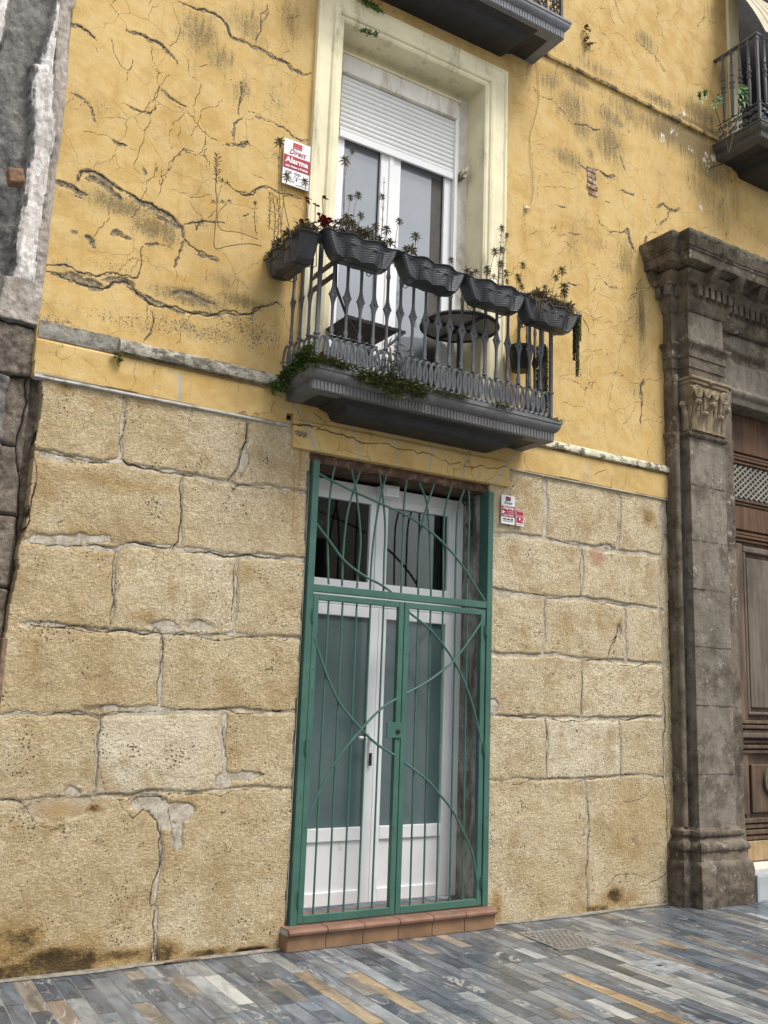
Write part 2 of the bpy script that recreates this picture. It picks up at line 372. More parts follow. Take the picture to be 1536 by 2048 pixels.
def mat_wood(name, a, b, rough=.7, sc=18):
    m = Mt(name); v = m.scale(1, 1, .08); n1 = m.noise(sc, 7, .7, v, .4); n2 = m.noise(3, 5, .6)
    c = m.mix(m.rng(n1, .35, .65), a, b); c = m.mix(m.math('MULTIPLY', m.rng(n2, .45, .7), .5), c, tuple(q*.45 for q in a))
    return m.done(c, rough, m.bump(n1, .5, .004), spec=.25)
def mat_paint_green():
    m = Mt('green_enamel')
    c = m.mix(m.rng(m.noise(3, 5), .3, .7), (.037, .104, .080), (.054, .136, .105))
    c = m.mix(m.math('MULTIPLY', m.rng(m.noise(30, 6, .7, m.scale(1, 1, .3)), .55, .7), .35), c, (.11, .21, .168))
    chip = m.rng(m.math('ADD', m.noise(22, 7, .8), m.math('MULTIPLY', m.noise(90, 3), .2)), .715, .74)
    c = m.mix(chip, c, (.055, .035, .022))
    return m.done(c, m.rng(m.noise(20, 4), .3, .7, .38, .6), m.bump(m.math('SUBTRACT', m.noise(60, 4), chip), .25, .002), spec=.4)
def mat_iron(name, a, b, rust=.35):
    m = Mt(name)
    c = m.mix(m.rng(m.noise(6, 5, .65), .3, .7), a, b)
    c = m.mix(m.math('MULTIPLY', m.rng(m.noise(45, 5, .7), .52, .74), .5), c, tuple(min(1, q*1.9) for q in b))
    c = m.mix(m.math('MULTIPLY', m.rng(m.noise(13, 7, .75), .62, .7), rust), c, (.085, .055, .035))
    return m.done(c, .55, m.bump(m.noise(70, 5, .7), .35, .002), spec=.35)
def mat_glass(name, col, rough=.06, spec=.9, coat=.6):
    m = Mt(name); c = m.mix(m.rng(m.noise(2.5, 4), .3, .7), col, tuple(q*1.15 for q in col))
    m.b.inputs['Coat Weight'].default_value = coat; m.b.inputs['Coat Roughness'].default_value = rough; m.b.inputs['Coat IOR'].default_value = 1.8
    w = m.bump(m.noise(1.6, 1), .05, .01)
    return m.done(c, rough, w, spec=spec)
def mat_clear():
    m = Mt('clear_pane'); tr = m.n('ShaderNodeBsdfTransparent'); tr.inputs[0].default_value = (.62, .66, .64, 1)
    gl = m.n('ShaderNodeBsdfGlossy'); gl.inputs['Roughness'].default_value = .03
    mx = m.n('ShaderNodeMixShader'); fr = m.n('ShaderNodeFresnel'); fr.inputs[0].default_value = 1.6
    m.l(fr.outputs[0], mx.inputs[0]); m.l(tr.outputs[0], mx.inputs[1]); m.l(gl.outputs[0], mx.inputs[2]); m.l(mx.outputs[0], m.out.inputs[0]); return m.m
def mat_leaf(name, a, b, c3=None):
    m = Mt(name); g = m.n('ShaderNodeNewGeometry'); rnd = g.outputs['Random Per Island']
    c = m.mix(rnd, a, b)
    if c3: c = m.mix(m.rng(rnd, .82, .86), c, c3)
    c = m.mix(m.rng(m.noise(40, 3), .45, .7, 0, .5), c, tuple(q*.55 for q in a))
    return m.done(c, .55, spec=.3)

M_PL = mat_plaster(); M_ST = mat_stone(); M_NB = mat_neighbour(); M_PV = mat_paving(); M_GR = mat_paint_green()
M_PO = mat_portal('dark_portal_stone', (.125, .102, .075), (.20, .168, .128), (.045, .036, .027))
M_PF = mat_portal('grey_portal_stone', (.155, .138, .11), (.24, .212, .17), (.085, .066, .046), .5)
M_PC = mat_portal('pale_carved_stone', (.29, .225, .15), (.38, .31, .215), (.12, .09, .06), .45)
M_MOSS = mat_portal('mossy_stone', (.085, .08, .05), (.15, .14, .10), (.045, .05, .022))
M_IR = mat_iron('slate_grey_iron', (.085, .09, .10), (.125, .13, .142))
M_IR2 = mat_iron('dark_iron', (.035, .037, .042), (.075, .078, .085))
M_SLAB = mat_iron('grey_painted_stone', (.10, .10, .10), (.15, .15, .15), .2)
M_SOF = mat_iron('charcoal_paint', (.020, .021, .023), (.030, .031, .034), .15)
M_CREAM = simple('cream_paint', (.74, .68, .47), .7, .10, 3, 50, .4, .004, dirt=(.36, .32, .21), dsc=6, dth=(.52, .74), streak=True)
M_CREAM2 = simple('weathered_cream_moulding', (.62, .58, .44), .85, .2, 12, 40, .9, .01, dirt=(.15, .135, .09), dsc=13, dth=(.46, .56))
M_GREYM = simple('weathered_grey_moulding', (.36, .335, .27), .9, .3, 14, 35, 1, .012, dirt=(.12, .11, .085), dsc=12, dth=(.44, .58))
M_WHITE = simple('white_frame', (.78, .79, .80), .35, .03, 3, 20, .03, .001, dirt=(.55, .52, .47), dsc=6, dth=(.62, .8), spec=.5)
M_SHUT = simple('white_shutter', (.76, .77, .76), .45, .04, 3, 20, .03, .001, dirt=(.50, .48, .43), dsc=5, dth=(.56, .78), streak=True)
M_BOX = simple('stained_shutter_box', (.74, .71, .65), .6, .08, 4, 30, .1, .001, dirt=(.52, .46, .38), dsc=7, dth=(.48, .68), streak=True)
M_PANE = mat_glass('sky_tinted_pane', (.20, .225, .25), .03)  # grey-blue base colour stands in for the sky's reflection
M_FROST = mat_glass('frosted_pane', (.082, .122, .128), .16, .5, .4)
M_CLEAR = mat_clear()
M_CURT = simple('dim_curtain', (.07, .062, .042), .9, .15, 4, 80, .2, .002)
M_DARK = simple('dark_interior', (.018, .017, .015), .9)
M_TERR = simple('terracotta_tile', (.20, .108, .074), .5, .22, 5, 50, .15, .002, dirt=(.30, .21, .155), dsc=7, dth=(.52, .74))
M_TERR2 = simple('terracotta_riser', (.22, .13, .072), .5, .22, 5, 50, .15, .002, dirt=(.25, .15, .09), dsc=7, dth=(.5, .7))
M_GROUT = simple('pale_grout', (.36, .36, .34), .9, .2, 10)
M_WOODD = mat_wood('dark_door_wood', (.082, .052, .034), (.165, .115, .078))
M_WOODR = mat_wood('red_brown_door_wood', (.085, .043, .024), (.15, .085, .048))
M_WOODG = mat_wood('weathered_grey_wood', (.105, .083, .063), (.175, .145, .115))
M_WOODL = mat_wood('pale_bottom_wood', (.30, .20, .10), (.42, .30, .17))
M_LINT = simple('old_beam_wood', (.085, .048, .032), .85, .4, 14, 30, .8, .01, dirt=(.17, .12, .085), dsc=16, dth=(.5, .62))
M_PLANT = simple('charcoal_planter_plastic', (.048, .051, .058), .42, .12, 4, 30, .05, .001, dirt=(.095, .09, .085), dsc=4, dth=(.5, .75), spec=.4)
M_SOIL = simple('dry_soil', (.07, .05, .035), .95, .3, 30)
M_STEM = simple('dry_stem', (.19, .135, .085), .8, .25, 30)
M_LFB = mat_leaf('brown_succulent_leaf', (.12, .095, .062), (.23, .19, .125), (.17, .21, .09))
M_LFR = mat_leaf('dark_red_leaf', (.13, .006, .010), (.24, .018, .022))
M_LFG = mat_leaf('green_weed_leaf', (.055, .12, .03), (.105, .185, .05), (.19, .20, .07))
M_LFO = mat_leaf('olive_weed_leaf', (.095, .12, .04), (.19, .205, .085), (.24, .20, .12))
M_LFF = mat_leaf('fig_leaf', (.05, .125, .025), (.09, .185, .045))
M_LFD = mat_leaf('grey_green_leaf', (.06, .075, .055), (.11, .125, .095))
M_SLAT = mat_wood('dark_slat_wood', (.05, .032, .022), (.11, .072, .048))
M_BLK = simple('black_metal', (.018, .018, .02), .45)
M_TTOP = simple('pale_table_top', (.30, .28, .25), .6, .12, 6)
M_SIGNW = simple('sign_white', (.76, .76, .76), .4, .03, 5, 20, .02, .001)
M_SIGNR = simple('sign_red', (.36, .022, .045), .4, .06, 5, 20, .02, .001)
M_SIGNB = simple('sign_dark', (.06, .05, .055), .5, .05)
M_BRICK = simple('exposed_brick', (.25, .145, .09), .9, .35, 22, 40, 1, .012, dirt=(.50, .42, .33), dsc=28, dth=(.48, .58))
M_MARB = simple('grey_marble', (.36, .39, .41), .4, .12, 6, 30, .1, .002, dirt=(.55, .56, .56), dsc=8, dth=(.55, .7))
M_THRESH = simple('pale_threshold', (.60, .56, .48), .7, .12, 8)
M_CAST = mat_iron('worn_cover_iron', (.085, .075, .06), (.12, .105, .085), .5); M_CAST2 = mat_iron('polished_cover_iron', (.20, .185, .16), (.26, .24, .21), .3)
M_BLIND = simple('cream_roller_blind', (.60, .55, .42), .8, .1, 6)
M_REV = simple('rough_reveal_plaster', (.33, .32, .295), .9, .35, 9, 26, 1, .014, dirt=(.13, .12, .105), dsc=8, dth=(.45, .62), streak=True)
M_OPP = simple('pale_opposite_render', (.50, .46, .38), .9, .08, 2)
M_ROOF = simple('clay_roof', (.30, .15, .09), .9, .2, 8)
M_FOL = mat_leaf('tree_leaf', (.04, .075, .02), (.09, .13, .04))
M_BARK = simple('bark', (.10, .075, .05), .9, .3, 10)

# ================================================================ GROUND
g = MB(); g.quad((-150,-150,-.0025), (150,-150,-.0025), (150,150,-.0025), (-150,150,-.0025))
tag(g.build('ground', M_GROUT), kind='structure')
def paving():
    W, TH = .098, R(-2.5); gap = .0021
    pal = [((.10,.118,.138),30), ((.075,.089,.108),26), ((.13,.145,.165),16), ((.20,.215,.225),10), ((.235,.25,.255),7), ((.29,.295,.285),3), ((.27,.22,.175),3), ((.26,.19,.11),2.6), ((.20,.175,.145),5)]
    cols = [p[0] for p in pal]; wts = np.array([p[1] for p in pal], float); wts /= wts.sum()
    V = []; F = []; CO = []; r = np.random.default_rng(11); ct, st = math.cos(TH), math.sin(TH)
    for i in range(-80, 245):
        x0 = i*W; y = -9+r.random()*.5; prev = 0
        while y < 1.2:
            L = r.choice([.18, .26, .34, .42, .55], p=[.1, .2, .25, .25, .2]); k = prev if r.random() < .3 else r.choice(len(cols), p=wts); prev = k
            z = float(np.clip(r.normal(0, .0004), -.0009, .0009)); b = len(V)
            for (a, c) in ((x0+gap, y+gap), (x0+W-gap, y+gap), (x0+W-gap, y+L-gap), (x0+gap, y+L-gap)):
                V.append((a*ct-c*st, a*st+c*ct, z))
            F.append((b, b+1, b+2, b+3)); g_ = r.uniform(.75, 1.25); CO.append((*[q*g_ for q in cols[k]], r.random())); y += L
    me = bpy.data.meshes.new('pavement'); me.from_pydata(V, [], F); me.materials.append(M_PV)
    at = me.color_attributes.new('tile', 'FLOAT_COLOR', 'CORNER')
    at.data.foreach_set('color', np.repeat(np.array(CO, np.float32), 4, axis=0).ravel())
    o = bpy.data.objects.new('pavement', me); C.objects.link(o); tag(o, kind='structure')
paving()
# dirt margin where the wall meets the pavement
def margin():
    mb = MB(); xs = np.arange(-1, 6.5, .05); p = None
    for i, x in enumerate(xs):
        w = .02+.05*abs(fbm(np.array([x]), np.array([0.0]), 3, 5)[0])*2; q = ((x, -.01, .011), (x, -.025-w, .0045))
        if p: mb.quad(p[1], q[1], q[0], p[0])
        p = q
    tag(mb.build('ground', simple('wall_foot_dust', (.22, .20, .165), .95, .3, 20, 60, .6, .006)), kind='structure')
margin()

# ================================================================ YELLOW BUILDING
bld = thing('yellow_building', (3.8, 0, 0), 'yellow plastered old building with cracked walls on a pale sandstone block base', 'building')
# ---- cracks of the plaster: (frame, width in m, peel width in m, points)
CK = [
 ('A',.004,.012,[(385,125),(450,145),(510,180),(560,232)]), ('A',.002,0,[(640,20),(700,100),(740,165)]),
 ('A',.004,.014,[(735,175),(800,190),(890,235),(940,255),(985,300),(1040,375)]), ('A',.0014,0,[(1010,20),(1035,100),(1045,210),(990,270)]),
 ('A',.006,.010,[(1040,5),(1110,35),(1200,55),(1290,100),(1335,160),(1350,210),(1400,235),(1521,280)]),
 ('B',.005,.012,[(0,225),(60,270),(150,300),(210,340),(260,360),(320,410),(380,440),(415,425)]),
 ('A',.003,0,[(650,225),(665,310),(700,380),(750,415),(775,350)]), ('A',.0015,0,[(750,415),(735,480)]),
 ('A',.0015,0,[(890,270),(890,350),(930,410),(930,510),(905,560),(905,640)]), ('A',.004,.008,[(930,510),(990,570),(1040,600),(1090,625)]),
 ('A',.002,0,[(870,370),(930,430),(970,435)]), ('A',.003,0,[(1040,625),(1130,690),(1180,770),(1220,800),(1300,845)]), ('A',.003,.012,[(1300,845),(1400,850),(1450,825)]),
 ('A',.0015,0,[(1130,690),(1150,570),(1175,490),(1110,440),(1100,350),(1070,310)]), ('A',.004,.007,[(720,605),(790,640),(880,665),(910,635)]),
 ('A',.0015,0,[(875,660),(870,740),(840,810),(810,900),(790,990),(820,1020)]), ('A',.0015,0,[(490,770),(570,790),(660,815)]),
 ('A',.003,.010,[(655,815),(700,840),(740,850)]), ('A',.0015,0,[(740,850),(800,885)]), ('A',.0018,0,[(1200,800),(1160,900)]),
 ('A',.002,.004,[(940,1080),(980,1000),(1020,920),(1075,870),(1160,910),(1200,910)]), ('A',.0012,0,[(1200,910),(1230,990)]), ('A',.0012,0,[(1060,870),(1040,810),(1045,730)]),
 ('A',.0022,0,[(350,570),(400,600),(430,580)]), ('A',.002,.006,[(420,540),(490,580),(540,640),(550,700)]),
 ('A',.003,.022,[(310,1045),(380,1070),(450,1110),(500,1130)]), ('A',.005,.020,[(450,1050),(480,1000),(560,1005),(640,1060),(720,1110)]),
 ('A',.006,.022,[(720,1110),(800,1160),(880,1190),(950,1230),(1020,1280),(1070,1330)]), ('A',.005,.004,[(1070,1330),(1080,1400),(1160,1470),(1280,1520)]),
 ('A',.0,.020,[(900,1235),(970,1280),(1040,1320)]), ('A',.0,.022,[(500,1035),(570,1040),(630,1085),(700,1150)]), ('A',.0,.012,[(420,1125),(470,1150)]),
 ('A',.002,.009,[(1080,1400),(1050,1490),(1020,1560)]), ('A',.0015,0,[(1020,1560),(1030,1640)]), ('A',.003,.006,[(1070,1320),(1130,1300),(1200,1290),(1270,1300),(1310,1305)]),
 ('A',.002,0,[(1110,1175),(1150,1240),(1190,1285)]), ('A',.002,.010,[(1150,1350),(1170,1300),(1200,1290)]), ('A',.0,.008,[(1160,1490),(1220,1500),(1280,1520)]),
 ('A',.004,.006,[(265,1560),(330,1550),(420,1560),(490,1600),(560,1615),(660,1595),(760,1620),(805,1625),(820,1570)]), ('A',.0015,0,[(820,1570),(840,1440)]),
 ('A',.008,.012,[(270,1590),(360,1620),(440,1650),(510,1672),(600,1690),(660,1650),(740,1650),(800,1710),(870,1770),(960,1790),(1100,1825),(1250,1840),(1400,1840),(1470,1835),(1521,1800)]),
 ('A',.0,.030,[(320,1590),(420,1595),(480,1640),(560,1650),(600,1665)]), ('A',.0,.020,[(600,1630),(700,1620),(780,1660)]), ('A',.0,.014,[(800,1690),(900,1760),(1000,1790)]), ('A',.0,.02,[(1000,1720),(1060,1700),(1150,1740),(1250,1770)]),
 ('A',.0,.017,[(650,1370),(690,1350),(760,1390)]), ('A',.0,.018,[(500,1375),(540,1395),(548,1430)]), ('A',.0,.010,[(420,1345),(445,1352)]), ('A',.002,.010,[(850,1425),(920,1425)]), ('A',.0012,0,[(920,1425),(1020,1460)]),
 ('A',.0015,0,[(835,1440),(830,1560)]), ('A',.002,.008,[(690,1130),(710,1160)]), ('A',.0,.008,[(835,970),(850,1010)]), ('A',.0,.006,[(912,975),(915,990)]),
 ('A',.003,.005,[(1340,1080),(1420,1140),(1480,1140),(1521,1100)]), ('A',.002,0,[(860,1780),(860,1870)]), ('A',.003,.004,[(840,2000),(900,1880),(890,1820)]),
 ('A',.0015,0,[(1260,380),(1320,460),(1410,490)]), ('A',.002,.006,[(1420,480),(1410,560),(1400,590),(1400,670)]), ('A',.002,.008,[(1365,830),(1370,720),(1420,690)]), ('A',.002,0,[(1160,390),(1220,380)]), ('A',.002,0,[(540,260),(570,310)]),
 ('B',.003,.004,[(90,235),(120,160),(160,30)]), ('B',.003,.004,[(45,655),(130,690),(200,720),(260,750),(310,800),(360,825),(400,820)]), ('B',.003,0,[(165,545),(190,580),(215,610)]),
 ('B',.003,.006,[(0,1120),(60,1140),(110,1100),(180,1100),(230,1130),(300,1145),(350,1160)]), ('B',.003,.008,[(0,840),(40,830),(60,850)]), ('B',.004,.006,[(0,1840),(60,1840),(90,1800),(150,1790),(220,1770),(250,1800)]),
 ('B',.0012,0,[(70,1010),(155,1065)]), ('B',.0012,0,[(300,1190),(360,1230)]), ('B',.002,0,[(260,1780),(270,1900),(300,1960)]), ('B',.002,.004,[(0,470),(20,560),(0,600)]),
 ('B',.002,.004,[(20,1265),(50,1250)]), ('B',.0012,0,[(150,230),(160,290)]),
 ('C',.003,.003,[(275,455),(330,520),(380,530),(440,590),(490,660)]), ('C',.005,.008,[(490,660),(560,665),(640,690)]),
 ('C',.003,0,[(645,470),(660,540),(640,600),(660,650),(720,740),(760,860),(790,940),(840,980)]), ('C',.002,0,[(840,980),(870,1060),(920,1110),(935,1180),(925,1250)]), ('C',.0,.006,[(740,820),(770,900)]),
 ('C',.002,0,[(485,90),(540,150),(560,180)]), ('C',.0016,0,[(500,170),(560,250),(560,330)]), ('C',.003,0,[(580,50),(630,110),(650,180),(700,230),(740,320),(760,360)]),
 ('C',.003,0,[(680,30),(700,100),(725,150)]), ('C',.003,.003,[(720,0),(750,90),(780,150)]), ('C',.003,0,[(710,180),(760,190),(800,240),(840,320),(890,410)]),
 ('C',.003,.003,[(820,180),(860,240),(930,290),(970,350),(1020,430)]), ('C',.0015,0,[(940,0),(955,60),(950,150),(960,470)]), ('C',.002,0,[(1190,0),(1195,90),(1240,125),(1290,140)]), ('C',.0015,.006,[(1195,90),(1160,140)]),
 ('C',.002,0,[(345,830),(400,880),(440,920),(520,935)]), ('C',.002,0,[(275,760),(330,770),(370,820)]), ('C',.004,.004,[(520,870),(560,900),(630,905)]), ('C',.004,.014,[(630,905),(680,940),(715,935)]),
 ('C',.002,.0,[(700,980),(740,1015)]), ('C',.002,.010,[(740,1015),(780,1025),(820,1035)]), ('C',.002,0,[(850,580),(860,640),(900,700),(930,800)]), ('C',.003,.003,[(630,1150),(640,1190),(700,1240),(750,1240)]),
 ('C',.004,.018,[(750,1240),(790,1220),(800,1290),(830,1340)]), ('C',.003,.016,[(845,1330),(880,1300),(885,1260)]), ('C',.002,0,[(885,1260),(940,1240),(990,1280)]), ('C',.003,.016,[(940,1110),(975,1085),(1010,1120),(1065,1108)]),
 ('C',.002,.010,[(1010,1120),(1000,1165),(960,1195)]), ('C',.0012,0,[(970,930),(980,1020),(985,1080)]), ('C',.0012,0,[(1100,1100),(1115,1000),(1110,900)]), ('C',.0022,0,[(1035,1150),(1070,1210),(1130,1255)]),
 ('C',.002,0,[(1250,910),(1270,1010),(1300,1100),(1310,1200),(1305,1310)]), ('C',.005,.016,[(1210,940),(1240,890),(1270,880)]), ('C',.007,.010,[(1270,880),(1300,850),(1340,820)]),
 ('C',.002,.004,[(400,1090),(430,1102),(460,1105)]), ('C',.003,0,[(375,1222),(410,1225)]), ('C',.002,.006,[(420,1255),(480,1240),(545,1245)]), ('C',.002,.006,[(640,1465),(690,1530),(730,1530)]), ('C',.002,.006,[(430,1480),(500,1520),(550,1530)]),
 ('C',.004,.003,[(790,1610),(840,1560),(860,1480)]), ('C',.0014,0,[(770,1625),(775,1700),(760,1800)]), ('C',.0014,0,[(1380,1180),(1440,1230),(1490,1230),(1485,1320)]), ('C',.0015,0,[(1450,950),(1490,1000),(1510,1060)]),
 ('C',.002,.006,[(1370,930),(1340,970)]), ('C',.0014,0,[(590,1570),(640,1530)]), ('C',.0014,0,[(150,1070),(200,1120),(235,1150)]), ('C',.0014,0,[(340,1000),(520,990)]), ('C',.002,.004,[(670,1070),(690,1080)]),
 ('C',.0014,0,[(900,545),(950,520),(1000,515)]), ('C',.0014,0,[(640,1070),(625,1150)]), ('C',.002,0,[(430,240),(470,300)]), ('C',.0014,0,[(380,230),(420,330)]), ('C',.004,0,[(855,1625),(858,1660),(862,1800)]),
 ('F',.0022,.0,[(580,170),(660,240),(690,320),(720,385),(800,440),(860,450),(900,420),(990,410)]), ('F',.0014,0,[(720,385),(700,480),(680,560),(720,590),(770,610)]), ('F',.002,.003,[(445,420),(520,440),(560,480),(620,430)]), ('F',.002,0,[(560,480),(560,570),(620,660)]),
 ('F',.002,0,[(440,545),(500,570),(550,570)]), ('F',.006,.018,[(870,420),(860,460),(865,560)]), ('F',.004,.006,[(865,560),(865,600),(860,680)]), ('F',.0014,0,[(780,650),(820,740),(870,830)]), ('F',.0025,0,[(215,800),(230,880),(270,935)]),
 ('F',.0015,0,[(600,940),(670,910),(690,960),(700,1020)]), ('F',.0014,0,[(660,650),(670,740)]), ('F',.0014,0,[(520,330),(545,380),(540,430)]),
 ('E',.011,.006,[(165,715),(230,715),(280,725)]), ('E',.007,.0,[(280,725),(400,760),(520,790),(640,820)]), ('E',.0042,0,[(640,820),(760,850),(880,880),(1000,905)]), ('E',.003,0,[(1000,905),(1120,925),(1240,945),(1400,960)]), ('E',.0,.02,[(190,745),(240,765)]), ('E',.002,.003,[(300,650),(370,700)]),
]
JN = [('E',.009,[(175,575),(215,640),(240,700),(275,780),(305,860)]), ('E',.008,[(510,720),(525,780),(548,910)]), ('E',.008,[(758,770),(770,860),(776,950)]), ('E',.008,[(965,820),(948,975)]), ('E',.008,[(1160,870),(1135,1010)]),
      ('E',.009,[(1455,850),(1380,950),(1315,1045)]), ('D',.012,[(980,415),(978,565)]), ('F',.008,[(560,865),(560,992)]), ('D',.022,[(200,420),(760,540),(1536,700)]), ('E',.02,[(0,697),(160,730)]), ('F',.009,[(145,912),(560,1003),(1005,1083)])]
BR = [('A',390,620,90,90,.0,.6),('A',620,680,120,90,.0,.55),('A',560,640,200,100,.35,.6),('A',1180,200,130,160,.75,.25),('A',1290,330,150,110,.6,.2),('A',1400,540,90,110,.6,.3),('A',1420,120,120,120,.55,.1),
      ('A',700,1200,260,75,.95,.6),('A',900,1330,190,80,.9,.5),('A',1000,1400,120,70,.7,.4),('A',330,1130,70,60,.5,.4),('A',1200,1300,150,60,.45,.3),('A',380,1550,90,60,.6,.3),
      ('A',1120,1740,260,70,1.0,.6),('A',1300,1640,200,90,.6,.4),('A',1400,1760,170,60,.9,.5),('A',700,1580,300,80,.35,.55),('A',900,1560,160,60,.3,.45),('A',1150,1930,400,70,.5,.95),('A',800,1890,500,60,.2,.8),('A',1420,1900,250,140,.2,.85),('A',340,1880,160,35,.2,.85),
      ('A',500,950,260,140,.1,.45),('A',420,560,110,90,.3,.5),('A',300,60,60,60,.3,.4),('A',460,60,60,40,.4,.2),('A',1250,1060,200,200,.25,.3),('A',980,760,240,200,.2,.2),('A',1430,1300,150,150,.4,.35),
      ('B',290,120,80,160,.8,.1),('B',60,150,90,130,.7,.2),('B',30,520,50,80,.7,.5),('B',200,580,120,200,.45,.15),('B',210,900,60,80,.5,.3),('B',130,1500,120,160,.35,.4),('B',100,1950,160,120,.25,.9),
      ('C',380,430,80,90,.7,.3),('C',480,560,120,120,.75,.3),('C',470,840,110,60,.75,.4),('C',680,760,90,120,.95,.1),('C',560,690,90,80,.7,.3),('C',800,600,150,110,.75,.2),('C',700,630,90,70,.85,.1),('C',900,640,130,90,.8,.2),('C',1010,700,150,90,1.1,.1),
      ('C',1130,760,150,110,1.2,.1),('C',1230,900,120,120,1.0,.1),('C',1190,1010,110,120,.7,.1),('C',960,540,120,40,.9,.1),('C',1160,600,110,80,1.0,.1),('C',1180,680,160,40,1.1,.1),('C',880,215,70,60,.85,.1),('C',590,820,30,50,.8,.1),('C',500,1330,50,140,.5,.3),
      ('C',600,1290,180,60,.45,.4),('C',520,1200,160,100,.35,.35),('C',860,1680,22,190,1.0,.1),('C',820,1700,60,160,.45,.1),('C',780,1370,50,110,.75,.2),('C',1290,1130,60,150,.6,.1),('C',1360,1080,40,160,.65,.1),('C',640,380,130,50,.6,.2),('C',520,430,90,35,.9,.1),('C',1240,70,60,70,.6,.2),('C',1290,420,30,80,.7,.2),
      ('C',1200,820,100,90,.6,.1),('C',560,1050,120,60,.3,.2),
      ('F',830,480,90,70,.5,.2),('F',920,560,70,70,.35,.3),('F',640,460,80,90,.25,.3),('F',700,960,200,20,.4,.1),('F',330,850,150,30,.4,.1),('F',860,330,50,150,.6,.1),('D',800,340,260,40,.5,.1),('D',1080,540,120,60,.4,.1),('D',1350,560,170,60,.35,.1),('E',350,660,90,80,.5,.1),('E',1050,830,260,30,.6,.1),('E',150,600,60,60,.5,.1)]
def W2(fr, p): q = PF(fr, *p); return (q[0], q[2])
def plaster():
    xs = np.concatenate([np.arange(.98, 3, .0062), np.arange(3, 5, .0085), np.arange(5, 9.2, .0105)])
    zs = np.concatenate([np.arange(3.24, 5.2, .0065), np.arange(5.2, 10.2, .0085)])
    f = Field(xs, zs); X, Z = f.X, f.Z; r = random.Random(3)
    cl = []; cw = []; pl = []; pw = []
    for fr, w, pe, pts in CK:
        q = [W2(fr, p) for p in pts]
        if w: cl.append(jitter_line(q, .16, 3, r)); cw.append(w*.42 if w > .0024 else w*.3)
        if pe: pl.append([(a, b-pe*.5) for a, b in jitter_line(q, .12, 2, r)]); pw.append(pe)
    for _ in range(240):                       # hairlines too faint to trace
        x, z = r.choice((r.uniform(1.2, 8.5), r.uniform(4.7, 8.5))), r.uniform(3.75, 9.5); a = r.uniform(0, 6.28); pts = [(x, z)]
        for k in range(r.randint(3, 7)): a += r.uniform(-.6, .6); x += .05*math.cos(a); z += .07*math.sin(a); pts.append((x, z))
        cl.append(jitter_line(pts, .2, 2, r)); cw.append(.0002)
    dc = f.dist(cl, .06, cw); wide = [i for i, q in enumerate(cw) if q > .0012]; dcw = f.dist([cl[i] for i in wide], .06, [cw[i] for i in wide]); dp = f.dist(pl, .09, pw)
    jl = [[W2(fr, p) for p in pts] for fr, w, pts in JN]; jw = [w for fr, w, pts in JN]
    dj = f.dist(jl, .06, None)
    dj = np.full(X.shape, 9.0)
    for l_, w in zip(jl, jw): dj = np.minimum(dj, f.dist([l_], .08)-w)
    dirt = np.zeros(X.shape); pits = np.zeros(X.shape)
    for fr, x, y, rx, ry, d, p in BR:
        c0 = W2(fr, (x, y)); k = FR[fr][2]; s = np.hypot(*(np.array(W2(fr, (x+10, y)))-np.array(c0)))/10; s2 = np.hypot(*(np.array(W2(fr, (x, y+10)))-np.array(c0)))/10
        # the ellipse follows the photo's axes: a step right in the photo also drops along the wall
        g_ = np.exp(-(((X-c0[0])/(rx*s))**2+((Z-c0[1])/(ry*s2))**2)); dirt = np.maximum(dirt, d*g_*1.15); pits = np.maximum(pits, p*g_*1.1)
    dirt = dirt*.85+.14+.30*np.clip(fbm(X, Z, .8, 77, 4)*2, 0, 1)+.25*np.clip(fbm(X, Z*.4, 3.5, 79, 3)*2, 0, 1); pits = pits+.55*np.clip(fbm(X, Z, 1.1, 78, 3)*2-.05, 0, 1)*sstep(4.8, 3.0, X)
    dirt = np.where(Z < 3.66, dirt*.8, dirt); pits = np.where(Z < 3.68, 0, pits)
    # band and lintel
    base = 3.425+.004*np.sin(X*5)
    linL, linR, linB = 2.755, 4.70, 3.262
    inlin = (X > linL+.012*(Z-3.3)*0) & (X < linR) & (Z > linB+.006*fbm(X, Z*0, 6, 4))
    keep = (Z > base) | inlin
    keep &= X > 1.03-.004*np.sin(Z*9)
    keep &= (X < 6.56+.0*Z) | (Z > 4.6)
    keep &= ~((X > 2.90) & (X < 4.50) & (Z > 3.70) & (Z < 6.80))
    keep &= ~((X > 7.75) & (Z > 7.0))
    # gap at the left end of the lintel
    gap = (X < linL+.02) & (X > linL-.03) & (Z < 3.50) & (Z > 3.2); keep &= ~gap
    Y = np.zeros(X.shape)
    Y -= .010*fbm(X, Z, .9, 1, 3)*2; Y -= .004*fbm(X, Z, 7, 2, 4)
    Y += .007*sstep(.0035, -.004, dcw); Y += .006*sstep(.002, -.012, dp); Y += .006*fbm(X, Z, 45, 3, 3)*sstep(.003, -.003, dp)
    Y -= .0010*sstep(.035, .0, dcw)
    bandm = sstep(3.66, 3.645, Z); Y = Y*(1-.6*bandm)-.022*bandm
    Y -= .016*(inlin & (Z < 3.47)).astype(float)*sstep(3.50, 3.45, Z)
    Y += .002*sstep(.003, -.003, dj)
    wb = f.blobs([(*W2('C', p), .10, .10, .8) for p in ((1200,830),(1250,840),(1130,800),(975,740),(960,600),(1090,600),(1030,700),(1210,870),(1180,1110))]+[(*W2('C', p), .02, .05, 1) for p in ((1215,920),(1195,850),(968,720),(1090,610),(960,605),(1240,850))])
    f.mesh('plaster_wall', Y, keep, .06, dict(crack=-dc, peel=-dp, joint=-dj, dirt=dirt, pits=pits, white=wb*.85), M_PL, bld)
plaster()
MB().box(9.19, 14, -.002, .25, 4.6, 7.0).box(9.9, 14, -.002, .25, 7.0, 10.6).build('plaster_wall', M_PL, bld)
